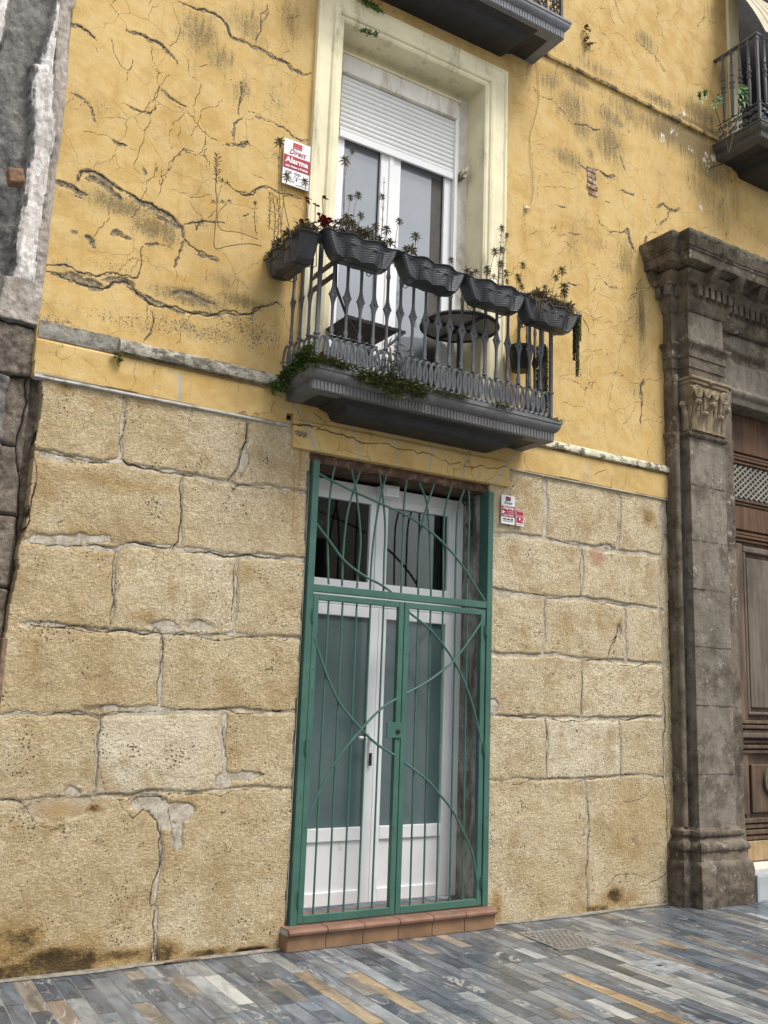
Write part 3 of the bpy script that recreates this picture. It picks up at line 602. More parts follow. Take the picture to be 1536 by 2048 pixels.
# dark back of cracks and openings
MB().box(2.70, 2.80, .03, .05, 3.2, 3.55).build('gap_backing', M_DARK, bld)

# ---- sandstone base
HJ = [('X',.010,[(67,901),(149,915),(204,926),(237,921),(255,930),(310,941),(386,952),(456,963),(474,972),(560,977),(612,985)]),
 ('X',.014,[(51,1081),(109,1090),(175,1092),(233,1100),(255,1090),(310,1092),(346,1096),(365,1099),(437,1110),(474,1113),(560,1118),(612,1120)]),
 ('X',.010,[(40,1245),(146,1256),(219,1260),(292,1266),(365,1268),(470,1268),(560,1274),(606,1280)]),
 ('X',.010,[(0,1432),(35,1424),(78,1430),(156,1426),(195,1434),(250,1428),(312,1423),(336,1422),(449,1420),(590,1422)]),
 ('X',.008,[(0,1601),(47,1603),(117,1596),(187,1594),(254,1592),(390,1586),(449,1579),(584,1577)]),
 ('X',.012,[(249,770),(249,811),(243,870),(240,920)]), ('X',.006,[(494,848),(492,892),(474,935),(456,963)]), ('X',.009,[(365,954),(361,1001),(359,1095)]),
 ('X',.009,[(233,1103),(226,1183),(221,1252)]), ('X',.010,[(476,1118),(470,1183),(468,1267)]), ('X',.011,[(326,1270),(321,1348),(317,1418)]), ('X',.010,[(197,1437),(193,1484),(187,1590)]), ('X',.014,[(449,1430),(449,1523),(440,1580)]),
 ('X',.012,[(318,1600),(318,1660),(322,1700),(318,1738),(307,1797),(312,1836),(309,1925)]),
 ('X',.016,[(979,1067),(1035,1070),(1084,1076),(1147,1087),(1170,1092),(1230,1102),(1279,1106),(1322,1112)]), ('X',.024,[(1089,962),(1091,1010),(1088,1074)]), ('X',.015,[(1238,990),(1236,1050),(1234,1104)]),
 ('X',.016,[(979,1178),(1016,1186),(1072,1194),(1136,1197),(1185,1202),(1241,1210),(1297,1216),(1322,1220)]), ('X',.010,[(1162,1091),(1160,1198)]), ('X',.012,[(979,1306),(1057,1312),(1158,1318),(1213,1321),(1322,1328)]),
 ('X',.012,[(1089,1196),(1090,1254),(1084,1310)]), ('X',.012,[(1247,1213),(1249,1260),(1250,1323)]), ('X',.010,[(979,1430),(1088,1434),(1158,1437),(1236,1437),(1322,1435)]), ('X',.009,[(1164,1320),(1162,1434)]),
 ('X',.006,[(975,1560),(1096,1559),(1332,1556)]), ('X',.007,[(1090,1437),(1092,1558)]), ('X',.006,[(1237,1440),(1240,1556)]), ('X',.009,[(1168,1560),(1174,1640),(1172,1717),(1174,1830)]),
 ('X',.015,[(1322,1020),(1322,1120),(1318,1220),(1326,1330),(1326,1440),(1330,1560)])]
SC = [('D',.003,[(680,580),(672,720),(662,850)]),('D',.008,[(660,870),(700,905),(780,925),(860,935),(960,950),(1060,965)]),('D',.007,[(1355,680),(1350,780),(1310,900),(1250,995)]),('D',.005,[(1000,975),(990,1100),(975,1330),(940,1370)]),
 ('D',.003,[(185,825),(330,855),(410,870),(540,893),(600,895)]),('D',.003,[(140,1320),(200,1338),(300,1345),(420,1350),(520,1340),(600,1360),(640,1378)]),('D',.006,[(690,1335),(760,1335),(850,1352),(940,1355)]),('D',.007,[(1000,1370),(1100,1385),(1200,1400),(1320,1405),(1536,1420)]),
 ('D',.004,[(635,1380),(620,1500),(605,1780)]),('D',.004,[(1290,1420),(1285,1600),(1270,1760)]),('D',.003,[(160,1780),(300,1795),(500,1812),(640,1812),(760,1830),(830,1828),(850,1800),(880,1820),(890,1920)]),('D',.002,[(900,1830),(1000,1840),(1200,1835),(1350,1850),(1536,1855)]),
 ('D',.004,[(1255,1000),(1275,1045),(1310,1015),(1450,1035)]),('D',.006,[(185,830),(195,1000),(170,1100),(130,1310)]),('D',.009,[(190,440),(185,600),(178,820)]),
 ('L',.004,[(150,10),(300,15),(600,28),(750,50),(800,38),(830,50),(835,120),(820,250),(808,412)]),('L',.002,[(860,90),(900,45),(1000,45),(1300,60),(1536,75)]),('L',.003,[(100,455),(200,462),(330,448),(440,455),(500,480),(560,450),(640,445),(800,445)]),('L',.003,[(860,432),(1000,435),(1150,430),(1380,438)]),
 ('L',.009,[(1385,438),(1440,438)]),('L',.003,[(505,485),(495,600),(480,860)]),('L',.002,[(520,700),(540,870)]),('L',.003,[(1150,500),(1155,680)]),('L',.004,[(0,900),(70,895),(140,940)]),('L',.002,[(140,940),(200,1030),(250,1048),(340,1030)]),('L',.002,[(480,880),(700,878),(1000,860),(1250,846),(1490,838)]),
 ('L',.003,[(605,890),(650,960),(680,990),(730,945),(760,955),(800,1000),(820,1080)]),('L',.004,[(745,950),(800,1000),(822,1080),(820,1200),(775,1350),(770,1440),(800,1420)]),('L',.002,[(875,870),(860,960),(880,1060),(890,1150),(900,1210)]),('L',.004,[(800,1420),(785,1500),(790,1600),(788,1720)]),('L',.002,[(830,1090),(830,1300),(850,1320)]),
 ('F',.003,[(350,1270),(430,1290),(500,1310),(530,1310),(540,1340),(538,1580),(440,1588),(300,1570),(120,1555)]),('F',.002,[(550,1310),(640,1310),(680,1330),(720,1335)]),('F',.002,[(730,1060),(735,1200),(728,1340)]),('F',.003,[(590,1605),(640,1625),(720,1620),(760,1630),(900,1640),(950,1650)]),('F',.002,[(350,1600),(345,1700),(330,1780)]),('F',.005,[(745,1720),(730,1780),(700,1830)]),
 ('M',.005,[(770,20),(735,90),(715,110),(700,180)]),('M',.002,[(735,90),(775,130),(790,180)]),('M',.003,[(575,180),(620,180),(700,182),(975,200)]),('M',.003,[(575,190),(578,300),(570,460)]),('M',.006,[(140,465),(240,470),(380,472)]),('M',.003,[(380,475),(450,490),(560,495),(620,480)]),('M',.006,[(760,478),(850,480),(960,470)]),
 ('M',.003,[(385,480),(390,600),(392,760)]),('M',.003,[(760,490),(765,650),(772,780)]),('M',.002,[(100,797),(390,792),(700,790),(1000,785)]),('M',.003,[(590,810),(600,900),(605,1100),(590,1300),(598,1480)]),('M',.003,[(1010,1260),(960,1310),(900,1350)]),('M',.002,[(750,945),(850,900),(960,830)]),('M',.003,[(690,1350),(740,1290),(860,1285),(920,1310)]),
 ('M',.005,[(985,200),(985,320),(1000,450),(990,600),(990,780),(1010,900),(1010,1100),(1020,1260)])]
SD = [('L',60,1640,130,120,.9),('L',150,1600,60,60,1.1),('L',300,1730,180,60,1.4),('L',450,1640,80,90,.7),('L',830,1680,70,50,1.2),('L',80,1780,90,40,1.2),('L',600,1700,220,30,1.0),('L',1050,1690,120,25,1.0),('L',1280,1670,90,18,1.3),('L',480,935,30,18,1.2),('L',300,1450,260,150,.35),
      ('D',600,1000,330,50,.65),('D',230,970,50,180,.6),('D',900,1040,60,30,.7),('D',700,660,240,100,.15),('D',800,1740,90,40,.7),('D',470,1280,100,35,.7),('D',1350,1500,70,60,.6),('D',540,560,80,40,.5),('D',360,480,50,30,.9),('D',100,1400,60,200,.3),
      ('M',740,1390,70,45,1.3),('M',820,1400,70,40,.7),('M',860,1150,170,150,.45),('M',780,1050,110,120,.5),('M',940,900,80,130,.5),('M',650,1460,110,25,1.0),('M',880,1450,100,20,1.0),('M',350,1380,160,100,.4),('M',130,1450,40,90,.8),('M',300,1250,200,100,.3),
      ('F',900,1160,50,50,1.0),('F',560,1160,60,60,.4),('F',450,1750,110,110,.5),('F',650,1700,110,110,.5),('F',280,1100,70,90,.45),('M',180,480,50,15,.6),('M',880,60,60,110,.5)]
def stone():
    xs = np.arange(.98, 6.60, .0070); zs = np.arange(-.05, 3.47, .0068)
    f = Field(xs, zs); X, Z = f.X, f.Z; r = random.Random(5)
    mo = np.full(X.shape, 9.0)
    for fr, w, pts in HJ: mo = np.minimum(mo, f.dist([jitter_line([W2(fr, p) for p in pts], .05, 2, r)], .2)-w*1.0)
    mo0 = mo.copy()
    mo = mo-.006*fbm(X, Z, 7, 8, 4)*2
    patch = [('L',(270,945),.17,.055),('L',(400,905),.12,.03),('D',(330,1315),.17,.035),('D',(520,1310),.14,.03),('L',(760,910),.09,.035),('L',(870,960),.12,.05),('L',(900,1080),.03,.08),('L',(1250,770),.12,.028),('D',(330,870),.16,.022),('D',(1330,910),.03,.10),('D',(900,1790),.09,.03),('D',(1100,1790),.10,.025),
             ('M',(760,60),.02,.09),('M',(1150,800),.05,.02),('L',(380,850),.05,.035),('L',(1150,790),.05,.05),('M',(640,480),.12,.018),('F',(120,1570),.08,.03),('F',(980,1150),.05,.2),('M',(120,420),.04,.05),('L',(680,430),.18,.02),('L',(850,1020),.05,.03),('F',(660,1320),.10,.022)]
    for fr, p, rx, rz in patch:
        c = W2(fr, p); d = (np.hypot((X-c[0])/rx, (Z-c[1])/rz)-1)*min(rx, rz); mo = np.minimum(mo, d-.03*fbm(X, Z, 9, 9, 3)*2)
    warm = np.zeros(X.shape); c = W2('L', (300, 950)); warm += np.exp(-(((X-c[0])/.2)**2+((Z-c[1])/.08)**2))
    cl = [jitter_line([W2(fr, p) for p in pts], .10, 3, r) for fr, w, pts in SC]; cw = [w*.55+.0006 for fr, w, pts in SC]
    dc = f.dist(cl, .05, cw)
    dirt = np.zeros(X.shape)
    for fr, x, y, rx, ry, d in SD:
        c0 = W2(fr, (x, y)); k = .0045/FR[fr][2]*1.0
        dirt = np.maximum(dirt, d*np.exp(-(((X-c0[0])/(rx*k))**2+((Z-c0[1])/(ry*k))**2)))
    dirt += .15*sstep(.25, 0, Z)
    tone = .34+1.3*fbm(X, Z, 1.3, 21, 3)-.38*sstep(4.4, 4.8, X)
    for fr, x, y, rx, rz, k in [('L',200,1300,.9,.35,.5),('L',300,200,.35,.25,.45),('D',850,750,.35,.2,.30),('D',400,700,.3,.2,.2),('D',900,1600,.4,.2,.35),('M',850,1050,.4,.5,.55),('M',300,1300,.4,.4,.25),('M',300,300,.5,.2,-.35),('F',300,1400,.4,.2,-.3),('M',600,650,.6,.2,-.2),('D',1250,1200,.3,.2,.05),('L',250,650,.4,.2,-.15),('L',1150,1200,.4,.4,-.05),('F',550,1150,.4,.2,.15)]:
        c = W2(fr, (x, y)); tone += k*np.exp(-(((X-c[0])/rx)**2+((Z-c[1])/rz)**2))
    from collections import deque
    M = mo0 > .003; lab = np.zeros(M.shape, np.int32); nl = 0; H_, W_ = M.shape; Mb = M.tolist(); lb = [[0]*W_ for _ in range(H_)]
    for j0 in range(0, H_, 25):
        for i0 in range(0, W_, 25):
            if Mb[j0][i0] and not lb[j0][i0]:
                nl += 1; dq = deque([(j0, i0)]); lb[j0][i0] = nl
                while dq:
                    a, b_ = dq.pop()
                    for c_, d_ in ((a+1, b_), (a-1, b_), (a, b_+1), (a, b_-1)):
                        if 0 <= c_ < H_ and 0 <= d_ < W_ and Mb[c_][d_] and not lb[c_][d_]: lb[c_][d_] = nl; dq.append((c_, d_))
    lab = np.array(lb); rb = np.random.default_rng(17); tv = rb.normal(0, .26, nl+1); lv = rb.uniform(-1, 1, nl+1); tone = tone+tv[lab]; light = lv[lab]
    red = f.blobs([(*W2('F', (620, 1370)), .13, .10, 1.0)])
    rust = f.blobs([(*W2('E', (200, 1100)), .03, .4, .9), (*W2('E', (235, 950)), .03, .2, .9), (*W2('E', (170, 980)), .02, .2, .7)])
    blk = sstep(-.004, .016, mo)
    Y = -.009*blk-.009*fbm(X, Z, 3.2, 31, 3)*2*blk-.010*fbm(X, Z, 22, 32, 4, .7)*blk-.003*fbm(X, Z, 18, 33, 3)
    Y += .006*sstep(.003, -.004, dc)
    Y += .035*np.clip(dirt-.75, 0, 1)*(.4+fbm(X, Z, 9, 40, 4)*2)
    # the lowest course stands slightly proud
    wob = .012*fbm(X*0, Z, 7, 35, 4)*2
    course = .010*np.sin(np.floor(Z/.52)*2.3)
    keep = np.ones(X.shape, bool)
    keep &= (X > 1.09-.03*sstep(2.5, 2.35, Z)-.01*sstep(1.95, 1.85, Z)-.08*sstep(.95, .75, Z)+.025*fbm(X*0, Z, 4, 36, 4)*2)
    keep &= ~((X > 2.925+wob+course*.8) & (X < 4.516+wob*.2) & (Z < 3.40))
    keep &= X < 6.53+.02*fbm(X*0, Z, 5, 37, 3)*2+.02*(Z < 1.2)
    keep &= Z < 3.46
    keep |= (Z > 3.28) & (Z < 3.46) & (X > 4.56) & (X < 6.5)
    Y = np.where(Z > 3.40, np.maximum(Y, -.012), Y)
    f.mesh('stone_base', Y, keep, .42, dict(light=light, mortar=-mo, crack=-dc, dirt=dirt, tone=np.clip(tone, 0, 1), warm=warm, red=red, rust=rust), M_ST, bld)
stone()

# ---- noisy moulding swept along a line of the facade
def mould(path, prof, step=.02, amp=.002, seed=0, closed_prof=True, chip=0.0):
    """path: plan points (x, y), outward side on the left of travel reversed; prof: (out, z) points bottom to top."""
    mb = MB(); n = len(path); rows = []; r = np.random.default_rng(seed)
    nr = []
    for i in range(n-1):
        dx, dy = path[i+1][0]-path[i][0], path[i+1][1]-path[i][1]; L = math.hypot(dx, dy); nr.append((dy/L, -dx/L))
    st = []
    for i in range(n):
        a = nr[max(i-1, 0)]; b = nr[min(i, n-2)]; k = 1+a[0]*b[0]+a[1]*b[1]; st.append((path[i][0], path[i][1], (a[0]+b[0])/k, (a[1]+b[1])/k))
    out = []
    for i in range(n-1):
        L = math.hypot(path[i+1][0]-path[i][0], path[i+1][1]-path[i][1]); m = max(1, int(L/step))
        for j in range(m+(i == n-2)): t = j/m; out.append(tuple(st[i][q]*(1-t)+st[i+1][q]*t for q in range(4)))
    pr = []
    for a, b in zip(prof, prof[1:]):
        m = max(1, int(math.hypot(a[0]-b[0], a[1]-b[1])/step))
        pr += [(a[0]+(b[0]-a[0])*j/m, a[1]+(b[1]-a[1])*j/m) for j in range(m)]
    pr.append(prof[-1]); np_ = len(pr)
    sx = np.array([o[0]+o[1]*.7 for o in out]); sz = np.array([p[1] for p in pr])
    N = fbm(sx[:, None]+0*sz[None], sz[None]+0*sx[:, None]+seed, 22, seed, 4, .6)*2
    N2 = fbm(sx[:, None]+0*sz[None], sz[None]*.5+0*sx[:, None]+seed*3, 5, seed+5, 3)*2
    for i, o in enumerate(out):
        for j, (q, z) in enumerate(pr):
            d = q+amp*N[i, j]-chip*max(0, N2[i, j]-.35); mb.v.append((o[0]+o[2]*d, o[1]+o[3]*d, z+amp*.5*N[i, j-1]))
    for i in range(len(out)-1):
        for j in range(np_-1): a = i*np_+j; mb.f.append((a, a+np_, a+np_+1, a+1))
    mb.f.append(tuple(range(np_))); mb.f.append(tuple((len(out)-1)*np_+j for j in range(np_))[::-1])
    return mb
def hbar(x0, x1, z0, z1, out, name, mat, amp=.004, chip=.02, seed=1, yb=.02, par=None):
    h = z1-z0
    mould([(x0, yb), (x1, yb)], [(0, z0), (out+yb, z0+.004), (out+yb+.004, z0+.3*h), (out+yb, z1-.3*h), (out*.4+yb, z1), (0, z1+.012)], .012, amp, seed, chip=chip).build(name, mat, par or bld, True)
hbar(1.53, 2.78, 3.672, 3.765, .05, 'string_course', M_GREYM, .006, .03, 3)
hbar(1.04, 1.53, 3.66, 3.775, .012, 'string_course', simple('grey_render_strip', (.25, .235, .20), .9, .2, 14, 35, 1, .012, dirt=(.13,.12,.10), dsc=12, dth=(.45,.6)), .005, .01, 4)
hbar(4.80, 6.58, 3.665, 3.735, .045, 'string_course', M_CREAM2, .003, .02, 6)
# ridge moulding between the floors
hbar(1.04, 2.735, 3.402, 3.432, .026, 'band_edge', simple('grey_edge_mortar', (.40, .395, .36), .85, .15, 10, dirt=(.24, .22, .18), dsc=12, dth=(.5, .65)), .0015, .004, 9)
hbar(4.72, 6.54, 3.410, 3.430, .024, 'band_edge', simple('tan_edge_mortar', (.33, .30, .24), .85, .2, 10), .0015, .004, 10)
mould([(4.95, .01), (7.5, .01)], [(0, 7.285), (.035, 7.29), (.04, 7.31), (.03, 7.33), (0, 7.35)], .015, .004, 8, chip=.01).build('floor_ridge', simple('ridge_plaster', (.42, .30, .115), .9, .2, 8, 35, .8, .008, dirt=(.11, .09, .055), dsc=9, dth=(.44, .6)), bld, True)

# ---- balcony window: moulded surround, frame, leaves, shutter
def surround(x0, x1, zt, zb, xi0, xi1, zi, name):
    w = xi0-x0
    pf = [(0, .03), (0, -.045), (w*.10, -.052), (w*.16, -.040), (w*.55, -.040), (w*.60, -.058), (w*.72, -.066), (w*.80, -.060), (w*.84, -.045), (w*.93, -.045), (w, -.035), (w, .235)]
    mb = MB(); n = len(pf)
    def ring(kind, t=0):
        for d, y in pf:
            k = d/w
            if kind == 0: mb.v.append((x0+(xi0-x0)*k, y, zb))
            if kind == 1: mb.v.append((x0+(xi0-x0)*k, y, zt+(zi-zt)*k))
            if kind == 2: mb.v.append((x1+(xi1-x1)*k, y, zt+(zi-zt)*k))
            if kind == 3: mb.v.append((x1+(xi1-x1)*k, y, zb))
    for k in range(4): ring(k)
    for s_ in range(3):
        for j in range(n-1): a = s_*n+j; mb.f.append((a, a+1, a+n+1, a+n))
    return mb.build(name, M_CREAM, bld, False)
surround(2.79, 4.62, 6.925, 3.72, 3.01, 4.385, 6.70, 'window_surround')
w = MB()                                       # fixed frame
w.box(3.0, 3.13, .20, .27, 3.80, 6.66); w.box(4.245, 4.285, .19, .27, 3.80, 6.66); w.box(3.13, 4.245, .20, .27, 6.60, 6.66); w.box(3.13, 4.245, .20, .30, 3.74, 3.84)
win = w.build('window', M_WHITE, bld, bevel=.004)
MB().box(4.285, 4.40, .205, .26, 3.74, 6.70).build('jamb_plaster', simple('lime_wash', (.66, .64, .58), .85, .12, 10, 30, .5, .006, dirt=(.45, .40, .32), dsc=9, dth=(.5, .7)), win)
MB().box(3.0, 4.40, .206, .26, 6.66, 6.71).build('head_plaster', M_CREAM, win)
MB().box(3.12, 4.25, .165, .26, 6.445, 6.60).build('shutter_box', M_BOX, win, bevel=.006)
MB().box(3.10, 4.285, .155, .20, 6.60, 6.625).build('shutter_box_trim', M_CREAM, win, bevel=.004)
s = MB(); z = 5.955; pf = []                   # roller slats as one ribbed curtain
prof = []
while z < 6.44:
    prof += [(.214, z), (.202, z+.008), (.199, z+.020), (.202, z+.032), (.214, z+.038)]; z += .041
b = 0
for y_, z_ in prof: s.v += [(3.14, y_, z_), (4.24, y_, z_)]
for i in range(len(prof)-1): s.f.append((2*i, 2*i+1, 2*i+3, 2*i+2))
s.build('roller_shutter', M_SHUT, win, False)
MB().box(3.14, 4.24, .193, .216, 5.895, 5.955).build('shutter_bottom_bar', M_WHITE, win, bevel=.004)
gd = MB(); gd.box(4.24, 4.265, .175, .215, 5.0, 6.445); gd.build('shutter_guide', M_WHITE, win, bevel=.003)
gd = MB(); gd.box(4.285, 4.32, .12, .205, 5.90, 5.97); gd.tube([(4.30, .12, 5.93), (4.30, .10, 5.95), (4.31, .09, 5.99)], .012, 8)
gd.build('shutter_catch', M_CREAM2, win, bevel=.006)
for (x0, x1) in ((3.13, 3.62), (3.66, 4.245)):
    lf = MB(); fw = .075
    lf.box(x0, x0+fw, .225, .285, 3.85, 6.58); lf.box(x1-fw, x1, .225, .285, 3.85, 6.58); lf.box(x0+fw, x1-fw, .225, .285, 6.50, 6.58); lf.box(x0+fw, x1-fw, .225, .285, 3.85, 3.96)
    lf.build('window_leaf', M_WHITE, win, bevel=.006)
    MB().box(x0+fw-.004, x1-fw+.004, .258, .266, 3.95, 6.51).build('window_pane', M_PANE, win)
    gk = MB(); e = .006; gk.box(x0+fw, x0+fw+e, .250, .258, 3.96, 6.50); gk.box(x1-fw-e, x1-fw, .250, .258, 3.96, 6.50); gk.build('window_gasket', M_BLK, win)
MB().box(3.62, 3.66, .215, .23, 3.85, 6.58).build('window_astragal', M_WHITE, win, bevel=.004)
MB().box(4.06, 4.168, .2565, .2575, 3.96, 5.88).build('pane_dark_strip', simple('dark_pane_strip', (.08, .072, .062), .5), win)  # flat dark strip laid over the right edge of the pane

# ---- glazed street door in its recess
dY = .30
d = MB()
d.box(2.985, 3.05, dY, dY+.07, .15, 3.17); d.box(4.405, 4.496, dY, dY+.07, .15, 3.17); d.box(3.05, 4.405, dY, dY+.07, 3.09, 3.17)
d.box(3.05, 4.405, dY-.005, dY+.07, 2.25, 2.36); d.box(3.675, 3.735, dY-.006, dY+.07, 2.36, 3.09)
door = d.build('glazed_door', M_WHITE, bld, bevel=.004)
for (x0, x1) in ((3.05, 3.675), (3.735, 4.405)):
    t = MB(); t.box(x0, x0+.05, dY+.004, dY+.06, 2.36, 3.09); t.box(x1-.05, x1, dY+.004, dY+.06, 2.36, 3.09); t.box(x0+.05, x1-.05, dY+.004, dY+.06, 3.03, 3.09); t.box(x0+.05, x1-.05, dY+.004, dY+.06, 2.36, 2.43)
    t.build('transom_sash', M_WHITE, door, bevel=.004)
    MB().box(x0+.048, x1-.048, dY+.03, dY+.034, 2.42, 3.04).build('transom_pane', M_CLEAR, door)
for k, (x0, x1) in enumerate(((3.05, 3.72), (3.722, 4.405))):
    t = MB(); fw = .07
    t.box(x0, x0+fw, dY-.012, dY+.055, .16, 2.245); t.box(x1-fw, x1, dY-.012, dY+.055, .16, 2.245); t.box(x0+fw, x1-fw, dY-.012, dY+.055, 2.165, 2.245); t.box(x0+fw, x1-fw, dY-.012, dY+.055, .585, .675); t.box(x0+fw, x1-fw, dY-.012, dY+.055, .16, .25)
    t.build('door_leaf', M_WHITE, door, bevel=.004)
    MB().box(x0+fw-.003, x1-fw+.003, dY+.012, dY+.02, .67, 2.17).build('frosted_pane', M_FROST, door)
    MB().box(x0+fw-.003, x1-fw+.003, dY+.004, dY+.03, .245, .59).build('door_panel', simple('dirty_white_panel', (.74, .75, .76), .45, .03, 4, 20, .03, .001, dirt=(.50, .44, .34), dsc=7, dth=(.60, .72)), door)
h = MB(); h.box(3.672, 3.70, dY-.024, dY-.012, 1.13, 1.33); h.tube([(3.686, dY-.02, 1.29), (3.686, dY-.06, 1.29), (3.66, dY-.066, 1.295), (3.56, dY-.066, 1.30)], .011, 10)
h.build('door_handle', M_WHITE, door, True, bevel=.002)
MB().box(3.674, 3.698, dY-.030, dY-.024, 1.10, 1.19).build('door_lock', M_BLK, door, bevel=.002)
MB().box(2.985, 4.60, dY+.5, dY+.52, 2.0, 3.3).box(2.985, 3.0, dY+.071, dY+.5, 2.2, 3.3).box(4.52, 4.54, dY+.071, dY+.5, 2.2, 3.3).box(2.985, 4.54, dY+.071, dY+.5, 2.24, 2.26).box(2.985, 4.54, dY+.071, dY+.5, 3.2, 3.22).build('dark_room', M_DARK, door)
def curtain(x0, x1, z0, z1, y, gather):
    mb = MB(); n = 90; m = 10
    for j in range(m+1):
        t = j/m; z = z1+(z0-z1)*t
        for i in range(n+1):
            u = i/n; x = x0+(x1-x0)*u
            x += gather*t*(u-.5)*0
            mb.v.append((x, y+.010*math.sin(u*46+1.3*math.sin(u*9))*(1+.3*t)+.01*math.sin(u*17+t), z))
    for j in range(m):
        for i in range(n): a = j*(n+1)+i; mb.f.append((a, a+1, a+n+2, a+n+1))
    return mb
curtain(3.74, 4.40, 2.36, 3.1, dY+.14, 0).build('transom_curtain', M_CURT, door, True)
cv = MB()                                       # drawn-back curtain in the left light
for side, xx in ((1, 3.10),):
    n = 40
    for j in range(12):
        t = j/11; wdt = .32*(1-t)**1.5+.04; z = 3.08-.62*t
        for i in range(n+1):
            u = i/n; cv.v.append((xx+wdt*u, dY+.13+.014*math.sin(u*30+t), z))
    for j in range(11):
        for i in range(n): a = j*(n+1)+i; cv.f.append((a, a+1, a+n+2, a+n+1))
cv.build('transom_curtain', simple('dim_lace', (.13, .125, .11), .9, .2, 12), door, True)
# recess lining: right reveal, left reveal, soffit board
MB().box(4.496, 4.60, .025, dY+.08, .12, 3.22).build('door_reveal', M_REV, bld)
MB().box(2.90, 2.985, .10, dY+.08, .12, 3.22).build('door_reveal', M_REV, bld)
hb = mould([(2.86, .015), (4.54, .015)], [(-.3, 3.198), (.0, 3.195), (.006, 3.215), (.003, 3.24), (.002, 3.262), (-.3, 3.264)], .02, .004, 12)
hb.build('lintel_beam', M_LINT, bld, True)
MB().box(2.86, 4.53, .012, dY+.1, 3.205, 3.30).build('recess_soffit', M_LINT, bld)
# tiled doorstep
ds = MB(); xa, xb = 2.89, 4.545
stp = MB(); stp.box(xa+.004, xb-.004, -.112, .30, .0, .128); step_o = stp.build('doorstep', M_GROUT, bld)
n = 6; tw = (xb-xa)/n
for i in range(n):
    x0, x1 = xa+i*tw+.003, xa+(i+1)*tw-.003; t = MB(); q = [(.28, .135), (-.125, .135), (-.138, .130), (-.145, .118), (-.143, .104), (-.132, .096), (-.118, .095), (-.118, .128), (.28, .128)]
    m_ = len(q); t.v = [(x0, a, c) for a, c in q]+[(x1, a, c) for a, c in q]
    t.f = [tuple(range(m_))[::-1], tuple(range(m_, 2*m_))]+[(k, (k+1) % m_, m_+(k+1) % m_, m_+k) for k in range(m_)]
    t.build('nosing_tile', M_TERR, step_o)
    MB().box(x0, x1, -.120, -.112, .003, .0945).build('riser_tile', M_TERR2, step_o, bevel=.0015)
MB().box(xa-.004, xa+.004, -.116, -.0, .003, .0945).build('riser_tile', M_TERR2, step_o)

# ---- balconies
def oval_panel(x0, x1, z0, z1, plane, pitch=.0505, w=.041, r=.0078):
    mb = MB(); n = max(2, round((x1-x0-2*w)/pitch)); pt = (x1-x0-2*w)/n; hz = (z1-z0)/2; zc = (z0+z1)/2
    for i in range(n+1):
        xc = x0+w+i*pt; off = .003*(i % 2)
        for rr, kk in ((1, r), (.80, r*.62)):
            pts = [(w*rr*math.cos(a), hz*(rr if rr == 1 else .90)*math.sin(a)) for a in np.linspace(0, 2*math.pi, 25)[:-1]]
            mb.tube([plane(xc+a, off, zc+b_) for a, b_ in pts], kk, 6, True)
    mb.bar(plane(x0, 0, z0-.010), plane(x1, 0, z0-.010), .018, .010); mb.bar(plane(x0, 0, z0-.032), plane(x1, 0, z0-.032), .016, .006)
    return mb
def flat_baluster():
    mb = MB(); zs = []
    def wout(z):                                 # half width of the flat casting
        d = abs(z-.305); wd = .0082
        wd += .024*max(0, 1-d/.095)**2.1
        if d < .004: wd = .0355
        for c in (.045, .555): wd += .007*math.exp(-((z-c)/.018)**2)
        return wd
    def win_(z): d = abs(z-.305); return .0075*max(0, 1-d/.016)
    L = [0, .012, .03, .05, .075, .1, .15, .19, .215, .235, .25, .265, .28, .289, .297, .305, .313, .321, .33, .345, .36, .375, .395, .42, .46, .5, .53, .555, .575, .6, .70]
    for sgn in (-1, 1):
        b = len(mb.v)
        for z in L:
            o, i = wout(z), win_(z)
            for y in (-.008, .008): mb.v += [(sgn*i, y, z), (sgn*o, y, z)]
        for k in range(len(L)-1):
            a, c = b+4*k, b+4*k+4
            mb.f += [(a, a+1, c+1, c), (a+2, c+2, c+3, a+3), (a+1, a+3, c+3, c+1)]
            if win_(L[k])+win_(L[k+1]) > 0: mb.f.append((a, c, c+2, a+2))
    mb.lathe([(.014, 0), (.018, .006), (.018, .014), (.011, .022), (.013, .03), (.010, .04)], n=10)
    return mb
def turned_baluster():
    mb = MB(); return mb.lathe([(a, b_*.855) for a, b_ in [(.018,0),(.018,.02),(.010,.03),(.014,.05),(.018,.30),(.013,.36),(.024,.375),(.024,.39),(.013,.40),(.017,.43),(.026,.44),(.026,.455),(.014,.465),(.018,.50),(.012,.53),(.022,.545),(.013,.56),(.016,.62),(.011,.80),(.018,.82),(.012,.84),(.02,.86)]], n=12)
def scroll_panel(x0, x1, z0, z1, plane):
    mb = MB(); h = z1-z0; n = max(1, round((x1-x0)/(h*.62))); pw = (x1-x0)/n
    for i in range(n):
        for q, (cx, cz, rr, sg) in enumerate(((.28, .3, .26, 1), (.72, .68, .26, -1), (.75, .25, .2, -1), (.25, .75, .2, 1))):
            pts = []
            for k in range(22):
                a = k/21*4.2*math.pi*.8; r_ = rr*h*.62*(1-k/26); pts.append(plane(x0+(i+cx)*pw+sg*r_*math.cos(a), .003*q, z0+cz*h+r_*math.sin(a)))
            mb.tube(pts, [.0065-.0001*k for k in range(22)], 6)
        mb.tube([plane(x0+(i+.5+.46*math.cos(a))*pw, 0, z1-.01+.03*h*math.sin(a)) for a in np.linspace(0, math.pi, 9)], .006, 6)
    mb.bar(plane(x0, 0, z0-.01), plane(x1, 0, z0-.01), .02, .012)
    return mb
